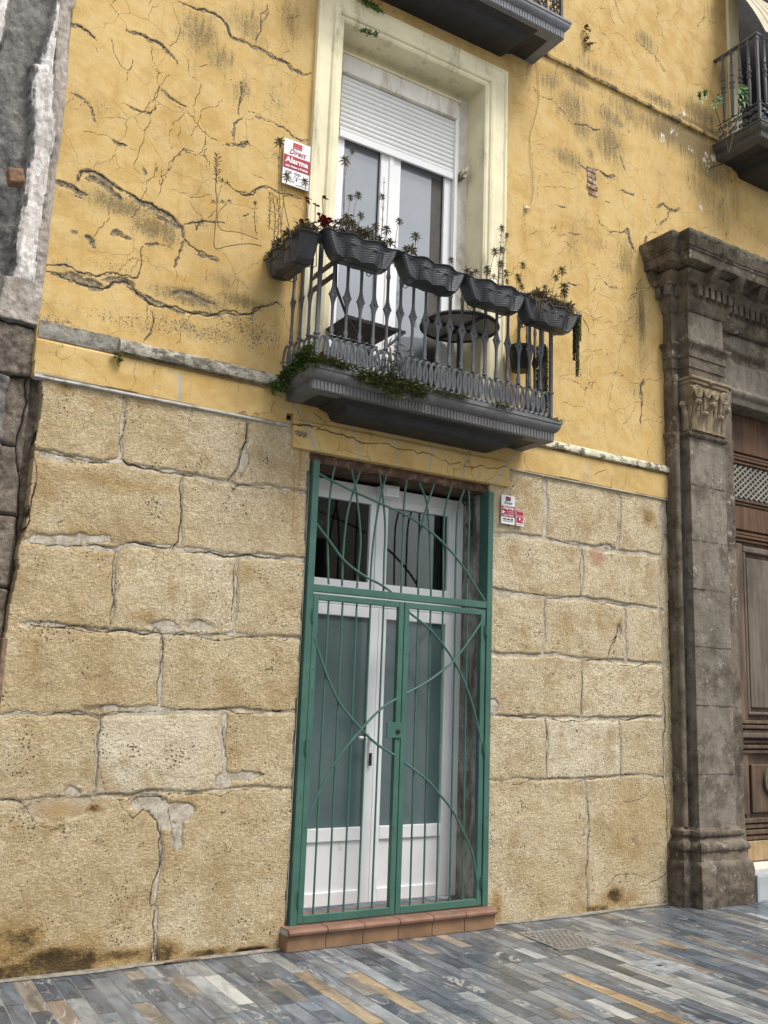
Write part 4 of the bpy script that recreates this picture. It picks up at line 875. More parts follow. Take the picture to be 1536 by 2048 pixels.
def balcony(x0, x1, dep, zt, hr, style, name='balcony', mats=(M_SLAB, M_SOF, M_IR), bx1=None, sides=(1, 1)):
    sl, sof, iron = mats
    P_ = [(x0, .02), (x0, -dep), (x1, -dep), (x1, .02)]
    prof = [(-.10, zt-.162), (0, zt-.162), (0, zt-.095), (.006, zt-.092), (.022, zt-.080), (.034, zt-.060), (.040, zt-.040), (.038, zt-.030), (.046, zt-.026), (.046, zt-.006), (.030, zt), (-.10, zt)]
    o = mould(P_, prof, .02, .0012, 5, chip=.004).build(name, sl, bld, True, sharp=50)
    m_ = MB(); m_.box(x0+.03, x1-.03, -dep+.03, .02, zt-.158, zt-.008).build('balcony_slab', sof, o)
    fl = MB()                                    # ribs of the fascia
    for k in range(int((x1-x0)/.028)): xx = x0+.008+k*.028; fl.box(xx, xx+.017, -dep-.0055, -dep+.002, zt-.158, zt-.098)
    for k in range(int(dep/.028)):
        yy = -dep+.01+k*.028
        fl.box(x0-.0055, x0+.002, yy, yy+.017, zt-.158, zt-.098); fl.box(x1-.002, x1+.0055, yy, yy+.017, zt-.158, zt-.098)
    fl.build('balcony_fascia', sl, o)
    sp = MB(); s4 = [(0, 0), (.02, .012), (.05, .02), (.085, .035), (.105, .065), (.115, .10), (.135, .118), (.17, .128)]
    L = [(x0+.25+a*.8, x1-.25-a*.8, -dep+.045+a*.8, zt-.162-b_*.62) for a, b_ in s4]
    for k, (a, b_, c, z) in enumerate(L): sp.v += [(a, .02, z), (a, c, z), (b_, c, z), (b_, .02, z)]
    for k in range(len(L)-1):
        q = 4*k
        for e in range(3): sp.f.append((q+e, q+4+e, q+5+e, q+1+e))
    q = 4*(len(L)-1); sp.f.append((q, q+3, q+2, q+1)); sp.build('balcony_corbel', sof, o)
    yr = -dep+.018; xl, xr = x0+.025, x1-.02
    front = lambda a, off, z: (a, yr+off, z); spl = .07 if style == 'ovals' else 0.0; left = lambda a, off, z: (xl+off-spl*(1-a/yr), a, z); right = lambda a, off, z: (xr+off, a, z)
    zr = zt+.03                                 # foot of the railing panels
    if style == 'ovals':
        zb, zh = zr+.205, zr+.205+.70
        oval_panel(xl+.014, xr-.014, zr, zr+.20, front).build('oval_panel', iron, o, True)
        for pl in (left, right): oval_panel(yr+.014, -.01, zr, zr+.20, pl).build('oval_panel', iron, o, True)
        b0 = flat_baluster()
    else:
        zb, zh = zr+.20, zr+.20+.735
        scroll_panel(xl+.014, xr-.014, zr, zr+.2, front).build('scroll_panel', iron, o, True)
        for pl in (left, right): scroll_panel(yr+.014, -.01, zr, zr+.2, pl).build('scroll_panel', iron, o, True)
        b0 = turned_baluster()
    me = b0.build('baluster', iron, o, True); bmesh_ = me.data; first = True
    nf = round((xr-xl)/.1085); ns = round((-yr)/.108); spots = [(xl+(xr-xl)*k/nf, yr, 0) for k in range(1, nf)]
    for s_, xx in zip(sides, (xl, xr)):
        if s_: spots += [(xx-(spl*k/ns if xx == xl else 0), yr+(-yr)*k/ns, R(90)) for k in range(1, ns)]
    for (a, b_, rz) in spots:
        if first: q = me; first = False
        else: q = me.copy(); C.objects.link(q); q.parent = o
        q.matrix_parent_inverse = Matrix.Identity(4); q.location = (a, b_, zb); q.rotation_euler = (0, 0, rz+random.uniform(-.04, .04))
    for xx in (xl, xr):
        c = MB(); c.box(xx-.013, xx+.013, yr-.013, yr+.013, zt, zh); c.box(xx-.019, xx+.019, yr-.019, yr+.019, zh-.05, zh-.035); c.box(xx-.019, xx+.019, yr-.019, yr+.019, zb-.01, zb+.008)
        c.tube([(xx, yr-.004, zh), (xx, yr-.004, zh+.02)], .018, 8); c.build('corner_post', iron, o, bevel=.003)
    hr_ = MB(); hr_.box(xl-.024, xr+.024, yr-.022, yr+.022, zh, zh+.020); hr_.bar((xl, yr+.01, zh+.010), (xl-spl, .01, zh+.010), .044, .0196); hr_.box(xr-.022, xr+.022, yr+.022, .01, zh, zh+.020)
    hr_.box(xl-.012, xr+.012, yr-.011, yr+.011, zh-.012, zh); hr_.build('handrail', iron, o, bevel=.005)
    lz = MB()                                    # lace under the rail
    for k in range(nf):
        xc = xl+(xr-xl)*(k+.5)/nf
        for a in (-.022, .022): lz.tube([front(xc+a+.012*math.cos(t), 0, zh-.025+.012*math.sin(t)) for t in np.linspace(0, 2*math.pi, 11)[:-1]], .0035, 5, True)
        lz.tube([front(xc+.01*math.cos(t), 0, zh-.045+.01*math.sin(t)) for t in np.linspace(0, 2*math.pi, 11)[:-1]], .0035, 5, True)
    for xx, pl in ((xl, left), (xr, right)):
        for k in range(ns):
            yc = yr+(-yr)*(k+.5)/ns
            for a in (-.022, .022): lz.tube([pl(yc+a+.012*math.cos(t), 0, zh-.025+.012*math.sin(t)) for t in np.linspace(0, 2*math.pi, 11)[:-1]], .0035, 5, True)
    lz.build('rail_lace', iron, o, True)
    return o
balcony(2.715, 4.835, .40, 3.745, .9, 'ovals')
balcony(2.75, 4.93, .41, 7.31, .9, 'scrolls', mats=(mat_iron('blue_grey_paint', (.13, .14, .155), (.19, .20, .22), .2), M_SOF, M_IR2))
balcony(7.36, 9.9, .53, 7.235, 1.0, 'scrolls', mats=(mat_iron('dark_slab_paint', (.06, .057, .053), (.10, .095, .09), .3), M_SOF, M_IR), sides=(1, 0))
# upper right window with its roller blind over the rail
uw = MB(); uw.box(7.60, 7.77, -.03, .25, 7.1, 10.4); uwo = uw.build('window', M_CREAM, bld, bevel=.01)
MB().box(7.77, 9.9, .22, .30, 7.0, 10.4).build('dark_opening_backing', M_DARK, uwo)  # near-black sheet stands in for the shade inside the opening
A_, B_ = Vector((7.44, -.57, 8.235)), Vector(P(1479, 0, -.30))
def bpt(t): q = B_+(B_-A_)*1.0; p = A_.lerp(q, 1-t); return (p.x+.03*math.sin(t*3.1), p.y-.04*math.sin(t*3.1), p.z)
bl = MB(); nb = 70
for k in range(nb+1):
    t = k/nb; x, y, z = bpt(t)
    for e in (0, 1): bl.v += [(x+e*1.9, y-.006*(k % 2), z-.0*e)]
for k in range(nb): bl.f.append((2*k, 2*k+1, 2*k+3, 2*k+2))
for xx in (.16, .32, .48, .64): bl.tube([(bpt(t/12)[0]+xx, bpt(t/12)[1]-.010, bpt(t/12)[2]) for t in range(13)], .005, 5)
bo = bl.build('roller_blind', M_BLIND, uwo)

# ================================================================ NEIGHBOUR, LEFT
nbr = thing('stone_building', (0, 0, 0), 'rough grey stone building with a peeling white plaster strip at its corner', 'building')
def neighbour():
    xs = np.arange(-.9, 1.14, .009); zs = np.concatenate([np.arange(-.05, 4.6, .0095), np.arange(4.6, 9.0, .013)])
    f = Field(xs, zs); X, Z = f.X, f.Z; r = random.Random(9)
    xe = .86+.03*fbm(X*0, Z, 4, 51, 4)*2+.02*np.sin(Z*3)
    lime = np.where(Z > 3.76, np.minimum(X-xe-.0, 9), -1.0)
    lime = np.where(Z > 5.45, np.minimum(lime, X-(.86+.12*(Z-5.3))), lime)
    lime = np.maximum(lime, np.where((Z > 5.5), (.60+.12*(Z-5.4)) - X - .05*fbm(X, Z, 3, 52, 3), -1.0))
    pink = np.where(Z > 3.76, X-(xe+.115+.02*fbm(X*0, Z, 6, 53, 3)), -1.0)
    pink = np.maximum(pink, np.where((Z > 3.74) & (Z < 4.0), X-.80, -1))
    lime = np.where(pink > 0, -.2, lime)
    jl = [[W2('X', p) for p in q] for q in (((-400,560),(0,636),(75,655)), ((-400,660),(0,742),(70,752)), ((-200,860),(0,882),(36,888)), ((-200,1015),(0,1025),(42,1032)), ((-200,1160),(0,1172),(28,1176)), ((-200,1320),(0,1322),(20,1322)))]
    for a, b in (((36,886),(44,1032)),((42,1032),(40,1100)),((40,1100),(28,1176)),((28,1176),(20,1322)),((56,756),(58,800)),((58,800),(36,886))): jl.append([W2('X', a), W2('X', b)])
    for row, z0 in enumerate((3.41, 2.99, 2.56, 2.14, 1.72, 1.3, .9, .45)):
        for k in range(3): xx = .2-.55*k+.2*(row % 2); jl.append([(xx, z0), (xx, z0-.42)])
    dj = f.dist([jitter_line(q, .05, 2, r) for q in jl], .12)
    rub = ((X > .90+.03*fbm(X*0, Z, 5, 57, 3)*2) & (Z < 3.40)).astype(float)
    brown = np.clip(rub*.85+((Z > 3.41) & (Z < 3.73)).astype(float)*.8, 0, 1)
    Y = .02+.05*sstep(1.03, 1.06, X)-.09*fbm(X, Z*.6, 2.2, 54, 4, .6)-.06*fbm(X, Z*.6, 9, 55, 5, .7)-.006*fbm(X, Z, 50, 58, 3)
    Y += .022*sstep(.016, .0, dj); Y += rub*.035; Y -= .03*sstep(-.02, .02, np.maximum(lime, pink)); Y += .05*((Z > 3.76) & (lime < -.02) & (pink < 0)).astype(float)
    keep = np.ones(X.shape, bool)
    f.mesh('masonry_wall', Y, keep, .1, dict(lime=lime, pink=pink, brown=brown, crack=-(dj-.0045)), M_NB, nbr)
neighbour()
br = MB()
br.obox((.80, -.05, 4.62), (.045, 0, .010), (0, .045, 0), (-.012, 0, .045)); br.build('broken_brick', simple('dull_brick', (.22, .13, .08), .9, .3, 20, 40, 1, .01), nbr, bevel=.012)
br = MB(); br.box(1.03, 1.062, -.012, .05, 1.45, 1.85).box(1.0, 1.035, .0, .05, 1.1, 1.42); br.build('filler_brick', simple('dusty_brick', (.20, .13, .085), .9, .3, 20, 40, 1, .01), nbr, bevel=.01)

# ================================================================ PORTAL, RIGHT
por = thing('stone_portal', (7.0, 0, 0), 'dark classical stone portal with a carved capital and wooden door', 'portal')
PX = [(6.53, .05), (6.53, -.10), (6.62, -.10), (6.62, -.205), (7.09, -.205), (7.09, -.10), (7.345, -.10), (7.345, .20)]
def pm(prof, name, mat, step=.025, amp=.004, seed=1, chip=.012, path=PX): return mould(path, prof, step, amp, seed, chip=chip).build(name, mat, por, True, sharp=45)
PB = [(6.53, .05), (6.53, -.10), (6.62, -.10), (6.62, -.205), (7.09, -.205), (7.09, .05)]
pm([(-.02, -.01), (.088, 0), (.092, .12), (.088, .33), (.078, .352), (.066, .362), (.060, .43), (.072, .44), (.076, .462), (.070, .49), (.054, .505), (.040, .51), (.026, .525), (.022, .54), (.034, .55), (.042, .565), (.038, .59), (.022, .60), (.008, .62), (-.02, .62)], 'pilaster_base', M_PO, .016, .013, 2, .05, PB)
pm([(-.02, .61), (0, .61), (0, .62), (0, 4.0), (-.02, 4.0)], 'pilaster_shaft', M_PF, .03, .007, 3, .02, [(6.62, -.09), (6.62, -.205), (7.09, -.205), (7.09, -.09)])
pm([(-.02, .0), (0, .0), (0, 4.58), (-.02, 4.58)], 'back_pilaster', M_PO, .03, .009, 4, .02, [(6.53, .05), (6.53, -.10), (7.345, -.10), (7.345, .30)])
MB().tube([(6.555, -.105, .62), (6.555, -.105, 4.58)], .030, 10).build('roll_moulding', M_PO, por, True)
jm = MB()                                       # joint lines of the shaft as thin recess fills
for z in (1.05, 1.62, 2.12, 2.62, 3.05, 3.55): jm.box(6.618, 7.092, -.2085, -.2, z, z+.004)
jm.build('shaft_joint', simple('old_joint', (.17, .155, .13), .9, .4, 20, dirt=(.05, .045, .04), dsc=14, dth=(.45, .55)), por)
MB().tube([(7.12, -.104, .6), (7.12, -.104, 4.55)], .006, 6).build('edge_bead', M_PO, por, True)
pm([(-.01, 3.985), (.012, 3.99), (.026, 4.005), (.026, 4.025), (.010, 4.04), (-.01, 4.045)], 'astragal', M_PO, .02, .002, 5, .004, PX[:6])
# capital
cap = pm([(-.02, 4.04), (.0, 4.04), (.004, 4.25), (.012, 4.38), (.03, 4.44), (.03, 4.46), (-.02, 4.47)], 'capital', M_PC, .02, .004, 6, .006, [(6.64, -.10), (6.64, -.215), (7.07, -.215), (7.07, -.10)])
MB().box(6.60, 7.11, -.262, -.1, 4.485, 4.52).box(6.585, 7.125, -.278, -.1, 4.52, 4.548).box(6.61, 7.10, -.24, -.1, 4.45, 4.486).build('abacus', M_PC, cap, bevel=.008)
def leaf3(xc, z0, h, w, face=0, y0=-.222):
    mb = MB(); m = 9; n = 7
    for j in range(m):
        t = j/(m-1); out = .016+.045*t**2.5; z = z0+h*(t if t < .85 else .85+.15*math.sin((t-.85)/.15*math.pi)*.4)
        if t > .8: out += .02*(t-.8)/.2
        for i in range(n):
            u = i/(n-1)*2-1; ww = w*(1-.35*t)*(1+.12*math.cos(t*22)); rib = .007*abs(math.sin(u*math.pi*1.5))
            o_ = out*(1-.35*u*u)+.010*(1-u*u)-rib
            mb.v.append((xc+u*ww, y0-o_, z) if face == 0 else (6.635-o_, -.16+u*ww*.6, z))
    for j in range(m-1):
        for i in range(n-1): a = j*n+i; mb.f.append((a, a+1, a+n+1, a+n))
    xx = xc if face == 0 else 6.635-.055
    yy = y0-.05 if face == 0 else -.16
    mb.tube([(xx-.028, yy, z0+h*.93), (xx-.012, yy-.008, z0+h*.97), (xx+.012, yy-.008, z0+h*.97), (xx+.028, yy, z0+h*.93)], [.012, .026, .026, .012], 8)
    return mb
for xc, h, z0, wd in ((6.745, .16, 4.05, .062), (6.955, .16, 4.05, .062), (6.66, .26, 4.05, .035), (6.85, .27, 4.05, .05), (7.05, .26, 4.05, .035)):
    leaf3(xc, z0, h, wd).build('acanthus_leaf', M_PC, cap, True)
leaf3(0, 4.05, .25, .06, 1).build('acanthus_leaf', M_PC, cap, True)
def volute(cx, cz, rr, sg, y, xf=None):
    pts = []
    for k in range(34):
        a = k/33*5.2*math.pi*.9; r_ = rr*(1-k/36)
        q = (cx+sg*r_*math.cos(a), y-.012*(k/33), cz+r_*math.sin(a)); pts.append(q if xf is None else (xf-.012*(k/33), cx+sg*r_*math.cos(a), cz+r_*math.sin(a)))
    return MB().tube(pts, [.0135-.0002*k for k in range(34)], 7)
for a in ((6.672, 4.40, .060, -1), (7.038, 4.40, .062, 1), (6.805, 4.405, .042, 1), (6.905, 4.405, .042, -1)): volute(*a, -.262).build('volute', M_PC, cap, True)
volute(-.235, 4.40, .05, -1, 0, 6.60).build('volute', M_PC, cap, True)
st = MB()
for (a, b_) in (((6.70, 4.24), (6.715, 4.40)), ((7.0, 4.24), (6.99, 4.40)), ((6.78, 4.26), (6.775, 4.40)), ((6.93, 4.26), (6.935, 4.40))):
    st.tube([(a[0], -.24, a[1]), ((a[0]+b_[0])/2+.004, -.25, (a[1]+b_[1])/2), (b_[0], -.262, b_[1])], [.012, .010, .009], 6)
for i in range(9): st.tube([(6.66+i*.0475, -.226, 4.05), (6.66+i*.0475, -.232, 4.30)], .006, 5)
st.build('caulicoli', M_PC, cap, True)
MB().lathe([(.0, 0), (.02, .005), (.032, .02), (.02, .035), (0, .04)], (6.855, -.275, 4.49), 10).build('abacus_flower', M_PC, cap, True)
# entablature over the pilaster
EP = [(6.53, .05), (6.53, -.10), (6.62, -.10), (6.62, -.215), (7.10, -.215), (7.10, -.06)]
pm([(-.02, 4.545), (.0, 4.545), (.002, 4.64), (.012, 4.645), (.012, 4.74), (.022, 4.745), (.022, 4.82), (.030, 4.83), (.040, 4.85), (.052, 4.862), (.052, 4.885), (.02, 4.895), (-.02, 4.90)], 'architrave', M_PO, .02, .002, 7, .008, EP)
pm([(-.02, 4.88), (.0, 4.88), (.0, 5.19), (-.02, 5.2)], 'frieze', M_PO, .03, .003, 8, .008, EP)
MB().box(6.64, 7.095, -.2185, -.20, 4.905, 5.18).build('frieze_panel', M_PF, por, bevel=.004)
ER = EP[:5]+[(7.10, -.12), (13, -.12)]
pm([(-.02, 5.18), (.006, 5.185), (.02, 5.20), (.03, 5.225), (.03, 5.24), (.045, 5.26), (.05, 5.29), (.05, 5.31), (-.02, 5.32)], 'bed_moulding', M_PO, .03, .003, 9, .012, ER)
pm([(-.02, 5.30), (.048, 5.302), (.05, 5.42), (.095, 5.425), (.10, 5.44), (.11, 5.46), (.13, 5.48), (.15, 5.50), (.15, 5.52), (-.02, 5.53)], 'dentil_course', M_PO, .03, .003, 10, .008, ER)
dn = []
for k in range(6): dn.append((6.66+k*.083, -.215, 0))
for k in range(30): dn.append((7.19+k*.083, -.12, 0))
dl = [(x, x+.053, y-.105, y-.03) for x, y, _ in dn]+[(6.53-.105, 6.50, y, y+.05) for y in (-.16, -.06)]+[(6.52, 6.575, -.205, -.13)]
for a in dl: MB().box(*a, 5.322, 5.422).build('dentil', M_PO, por, bevel=.004)
EC = EP[:4]+[(6.62, -.215), (13, -.215)]; EC = [(6.53, .05), (6.53, -.10), (6.62, -.10), (6.62, -.215), (13, -.215)]
pm([(.0, 5.515), (.20, 5.555), (.235, 5.56), (.237, 5.565), (.24, 5.64), (.25, 5.645), (.252, 5.665), (.262, 5.67), (.27, 5.70), (.29, 5.735), (.30, 5.765), (.292, 5.80), (.25, 5.82), (.10, 5.84), (-.15, 5.86)], 'corona', M_PO, .03, .010, 11, .03, EC)
pm([(.24, 5.70), (.288, 5.745), (.300, 5.772), (.290, 5.806), (.24, 5.828), (.10, 5.848), (-.15, 5.87)], 'mossy_cornice_top', M_MOSS, .025, .012, 12, .03, [(a-.0015, b_-.0035) for a, b_ in EC])
def modillion(x, y, sx=0):
    mb = MB(); pr = [(0, .0), (.02, -.03), (.05, -.045), (.085, -.04), (.11, -.015), (.125, .02), (.14, .045), (.15, .06), (0, .06)]
    n_ = len(pr)
    for e in (-.045, .045): mb.v += ([(x+e, y-a, 5.485+b_) for a, b_ in pr] if not sx else [(x-a, y+e, 5.485+b_) for a, b_ in pr])
    mb.f = [tuple(range(n_)), tuple(range(n_, 2*n_))[::-1]]+[(k, n_+k, n_+(k+1) % n_, (k+1) % n_) for k in range(n_)]
    mb.lathe([(.0, -.012), (.022, -.01), (.034, .01), (.02, .03), (0, .034)], (x-(.06 if sx else 0), y-(0 if sx else .06), 5.44), 10)
    return mb
for (x, y, e) in [(6.76, -.32, 0), (7.10, -.32, 0), (7.44, -.30, 0), (7.78, -.30, 0), (8.12, -.30, 0), (8.46, -.3, 0), (6.46, -.03, 1)]: modillion(x, y, e).build('modillion', M_PO, por, True, bevel=.005)
# damaged wall over the opening
def over():
    xs = np.arange(7.05, 9.3, .012); zs = np.arange(4.56, 5.25, .011); f = Field(xs, zs); X, Z = f.X, f.Z
    Y = -.06-.012*fbm(X, Z, 4, 61, 3)*2-.01*fbm(X, Z, 20, 62, 4)
    hole = sstep(.06, .0, np.abs(Z-(4.97+.05*fbm(X, Z*0, 4, 63, 3)*2))-.015-.02*(X-7.3)*.3)*sstep(7.12, 7.25, X); Y += .04*hole+.04*hole*fbm(X, Z, 14, 65, 4)*2
    Y -= .02*sstep(.02, -.02, np.hypot((X-7.75)/.5, (Z-5.10)/.10)-1-.3*fbm(X, Z, 6, 64, 3))
    f.mesh('damaged_frieze', Y, np.ones(X.shape, bool), .1, {}, M_PF, por)
over()
mould([(7.345, -.05), (13, -.05)], [(-.3, 4.50), (.0, 4.50), (.012, 4.535), (.012, 4.56), (.03, 4.57), (.05, 4.595), (.05, 4.62), (.03, 4.645), (0, 4.65)], .03, .003, 13, chip=.008).build('door_lintel', M_PF, por, True)
# wooden double door of the portal
wy = .15; wd = thing('wooden_door', (8.5, wy, 0), None, None); wd.parent = por; wd.matrix_parent_inverse = Matrix.Translation((7, 0, 0)).inverted()
def wpart(name, mat, *boxes, bevel=.006):
    mb = MB()
    for b_ in boxes: mb.box(*b_)
    o = mb.build(name, mat, None, bevel=bevel); o.parent = wd; o.matrix_parent_inverse = Matrix.Translation((8.5, wy, 0)).inverted(); return o
wpart('door_board', M_WOODD, (7.35, 12, wy+.02, wy+.08, .25, 4.7))
wpart('top_rail', M_WOODR, (7.35, 12, wy-.01, wy+.02, 4.10, 4.48), (7.35, 12, wy-.015, wy+.02, 3.32, 3.55))
wpart('moulding', M_WOODR, *[(7.35, 12, wy-.02-.012*(k % 2), wy, 3.98+.035*k, 4.005+.035*k) for k in range(3)], *[(7.35, 12, wy-.02-.012*(k % 2), wy, 3.565+.03*k, 3.588+.03*k) for k in range(2)], *[(7.35, 12, wy-.02-.014*(k % 2), wy, 3.20+.035*k, 3.225+.035*k) for k in range(3)])
lt = MB(); za, zb_ = 3.64, 3.965
for k in range(46):
    x = 7.2+k*.078; lt.bar((x, wy-.004, za), (x+.42, wy-.004, zb_), .010, .013, (0, 1, 0)); lt.bar((x+.42, wy+.010, za), (x, wy+.010, zb_), .010, .013, (0, 1, 0))
o = lt.build('lattice', simple('pale_lattice', (.30, .275, .235), .8)); o.parent = wd; o.matrix_parent_inverse = Matrix.Translation((8.5, wy, 0)).inverted()
wpart('lattice_backing', simple('grey_backing', (.10, .098, .09), .8), (7.35, 12, wy+.014, wy+.019, 3.6, 3.98))
wpart('stile', M_WOODD, (7.35, 7.74, wy-.012, wy+.02, 1.5, 3.18), (7.35, 7.72, wy-.012, wy+.02, .65, 1.2))
wpart('door_panel', M_WOODG, (7.80, 8.5, wy-.006, wy+.024, 1.62, 3.05))
wpart('panel_frame', M_WOODG, (7.74, 8.6, wy-.022, wy+.02, 3.10, 3.16), (7.742, 7.775, wy-.018, wy+.02, 1.55, 3.10), (7.74, 8.6, wy-.02, wy+.02, 1.55, 1.58), bevel=.012)
wpart('moulding', M_WOODD, *[(7.35, 12, wy-.03-.016*(k % 2), wy+.01, 1.20+.045*k, 1.232+.045*k) for k in range(7)])
wpart('moulding', M_WOODG, (7.35, 12, wy-.07, wy+.01, 1.345, 1.385))
wpart('panel_frame', M_WOODD, (7.76, 8.5, wy-.012, wy+.02, .66, 1.10), bevel=.012)
md = MB(); md.lathe([(.12, 0), (.14, .01), (.135, .03), (.10, .028), (.09, .045), (.03, .06), (0, .062)], (0, 0, 0), 24)
md.v = [(8.05+a, wy-.012-c, .95+b_*.95) for a, b_, c in md.v]
o = md.build('door_medallion', M_WOODG, None, True); o.parent = wd; o.matrix_parent_inverse = Matrix.Translation((8.5, wy, 0)).inverted()
wpart('moulding', M_WOODD, *[(7.35, 12, wy-.03-.014*(k % 2), wy+.01, .43+.05*k, .468+.05*k) for k in range(4)])
wpart('bottom_rail', M_WOODL, (7.35, 12, wy-.03, wy+.01, .245, .42))
MB().box(7.35, 12.5, -.10, .25, -.01, .235).build('threshold', M_THRESH, por, bevel=.008)
mbx = MB(); mbx.box(7.245, 7.60, -.275, -.105, .0, .215).box(7.262, 7.60, -.2775, -.27, .01, .205); o = mbx.build('marble_block', M_MARB, None, bevel=.006)
tag(o, 'small grey marble block on the paving right of the dark pilaster base', 'marble block')
hk = MB(); hk.tube([(7.24, -.16, .30), (7.28, -.17, .31), (7.315, -.17, .295), (7.32, -.17, .24), (7.32, -.17, .216)], .013, 8)
tag(hk.build('pipe_hook', M_BLK, None, True), 'short bent black pipe rising from the marble block beside the pilaster', 'pipe')

# ================================================================ GREEN GATE
gate = thing('iron_gate', (3.75, -.01, .13), 'green painted iron security gate with curved bars in front of the door', 'gate')
gy = -.012
def gp(fr, x, y, dy=0.0): q = PF(fr, x, y, gy); return (q[0], gy+dy, q[2])
gf = MB(); GL, GR = 2.965, 4.515
gf.box(GL-.022, GL+.028, gy-.028, gy+.028, .115, 3.20); gf.box(GR-.028, GR+.022, gy-.028, gy+.085, .135, 3.20)
gf.box(GL+.028, GR-.028, gy-.024, gy+.024, 2.285, 2.335); gf.build('gate_frame', M_GR, gate, bevel=.003)
def curve(fr, pts, r=.0078, dy=0.0):
    p = [gp(fr, *q, dy) for q in pts]; out = []
    for i in range(len(p)-1):                    # Catmull-Rom through the measured points
        a, b_, c, d_ = (Vector(p[max(i-1, 0)]), Vector(p[i]), Vector(p[i+1]), Vector(p[min(i+2, len(p)-1)]))
        for k in range(5):
            t = k/5; out.append(.5*((2*b_)+(-a+c)*t+(2*a-5*b_+4*c-d_)*t*t+(-a+3*b_-3*c+d_)*t**3))
    out.append(Vector(p[-1])); return MB().tube(out, r, 8)
for pts in ([(425,950),(410,1020),(390,1200),(385,1400),(390,1618)], [(570,975),(540,1060),(500,1200),(480,1350),(470,1500),(467,1628)], [(520,962),(545,1080),(565,1250),(572,1380),(560,1530),(552,1638)], [(720,998),(690,1100),(660,1260),(640,1420),(630,1560),(627,1648)],
            [(680,995),(700,1130),(712,1300),(706,1480),(702,1655)], [(835,1020),(820,1150),(810,1400),(802,1665)], [(905,1040),(945,1140),(960,1280),(968,1450),(972,1684)], [(990,1050),(950,1170),(915,1310),(903,1450),(900,1676)], [(1088,1065),(1060,1160),(1045,1280),(1042,1692)],
            [(1160,1080),(1125,1200),(1115,1400),(1110,1700)], [(1187,1085),(1190,1200),(1185,1400),(1175,1706)]):
    curve('E', pts).build('transom_bar', M_GR, gate, True)
curve('E', [(318,985),(480,1070),(680,1160),(850,1240),(1000,1350),(1120,1480),(1200,1600),(1275,1718)], .009, -.016).build('transom_arc', M_GR, gate, True)
curve('E', [(296,1250),(380,1360),(470,1480),(570,1560),(680,1620),(740,1662)], .009, -.016).build('transom_arc', M_GR, gate, True)
xm = 3.742
for k, (x0, x1) in enumerate(((GL+.034, xm-.003), (xm+.003, GR-.034))):
    lf = MB(); lf.box(x0, x0+.042, gy-.02, gy+.02, .142, 2.272); lf.box(x1-.042, x1, gy-.02, gy+.02, .142, 2.272); lf.box(x0+.042, x1-.042, gy-.02, gy+.02, 2.23, 2.272); lf.box(x0+.042, x1-.042, gy-.02, gy+.02, .142, .190)
    lo = lf.build('gate_leaf', M_GR, gate, bevel=.003)
    tops, bots = ((388, 468, 549, 627, 702), (303, 390, 475, 558, 636)) if k == 0 else ((900, 970, 1040, 1112, 1180), (852, 928, 1003, 1077, 1150))
    for i in range(5):
        a = gp('G', tops[i], 60)[0]; b_ = gp('G', bots[i], 1740)[0]
        MB().tube([(a, gy, 2.235), ((a+b_)/2+random.uniform(-.002, .002), gy, 1.2), (b_, gy, .185)], .0072, 8).build('gate_bar', M_GR, lo, True)
    arcs = ([(300,215),(375,430),(450,590),(570,735),(660,820),(762,884)], [(770,562),(680,620),(570,735),(430,910),(335,1080),(270,1230),(246,1295)]) if k == 0 else ([(838,68),(970,180),(1095,345),(1180,530),(1235,730),(1246,800)], [(1262,112),(1190,220),(1095,345),(960,455),(826,532)], [(812,922),(940,1020),(1020,1110),(1090,1200),(1150,1320),(1200,1440),(1225,1580),(1235,1640)])
    for pts in arcs: curve('G', pts, .009, -.015).build('gate_arc', M_GR, lo, True)
    hx = GL+.031 if k == 0 else GR-.031
    for z in (2.12, 1.25, .30):
        hg = MB(); hg.tube([(hx, gy-.032, z-.045), (hx, gy-.032, z+.045)], .011, 8); hg.box(hx-.018, hx+.018, gy-.030, gy-.024, z-.03, z+.03); hg.build('hinge', M_GR, lo)
lk = MB(); lk.box(3.62, 3.742, gy-.032, gy-.022, 1.315, 1.42).box(3.62, 3.70, gy-.024, gy+.01, 1.315, 1.318); lk.build('lock_plate', M_GR, gate, bevel=.003)
MB().lathe([(.016, 0), (.016, .01), (.008, .014)], (0, 0, 0), 10)
kk = MB().lathe([(.017, 0), (.017, .008), (.006, .012)], (0, 0, 0), 12); kk.v = [(3.712+a, gy-.032-c, 1.36+b_) for a, b_, c in kk.v]; kk.build('lock_cylinder', M_BLK, gate)

# small fittings in the recess
lb = MB(); lb.box(3.66, 3.80, .18, .29, 3.085, 3.17); lb.box(3.675, 3.785, .165, .18, 3.10, 3.155)
for k in range(5): lb.box(3.69+k*.018, 3.70+k*.018, .158, .166, 3.105, 3.15)
tag(lb.build('wall_lamp', M_WHITE, None, bevel=.004), 'small white lamp box fixed above the glazed street door', 'lamp')
ib = MB(); bx_ = 4.45
ib.tube([(bx_, .12, 3.16), (bx_, .12, 2.86)], .008, 8); ib.tube([(bx_, .12, 3.15), (bx_-.10, .12, 3.15)], .007, 8)
ib.tube([(bx_-.10+.10*math.sin(t), .12, 3.05+.10*math.cos(t)) for t in np.linspace(-.2, 1.7, 10)], .006, 6)
for cx, cz, rr, sg in ((bx_-.075, 3.12, .03, 1), (bx_-.03, 2.93, .032, -1)): ib.tube([(cx+sg*rr*(1-k/26)*math.cos(k*.5), .12, cz+rr*(1-k/26)*math.sin(k*.5)) for k in range(20)], .006, 6)
tag(ib.build('iron_bracket', M_BLK, None, True), 'black wrought iron scroll bracket in the right corner of the door recess', 'bracket')

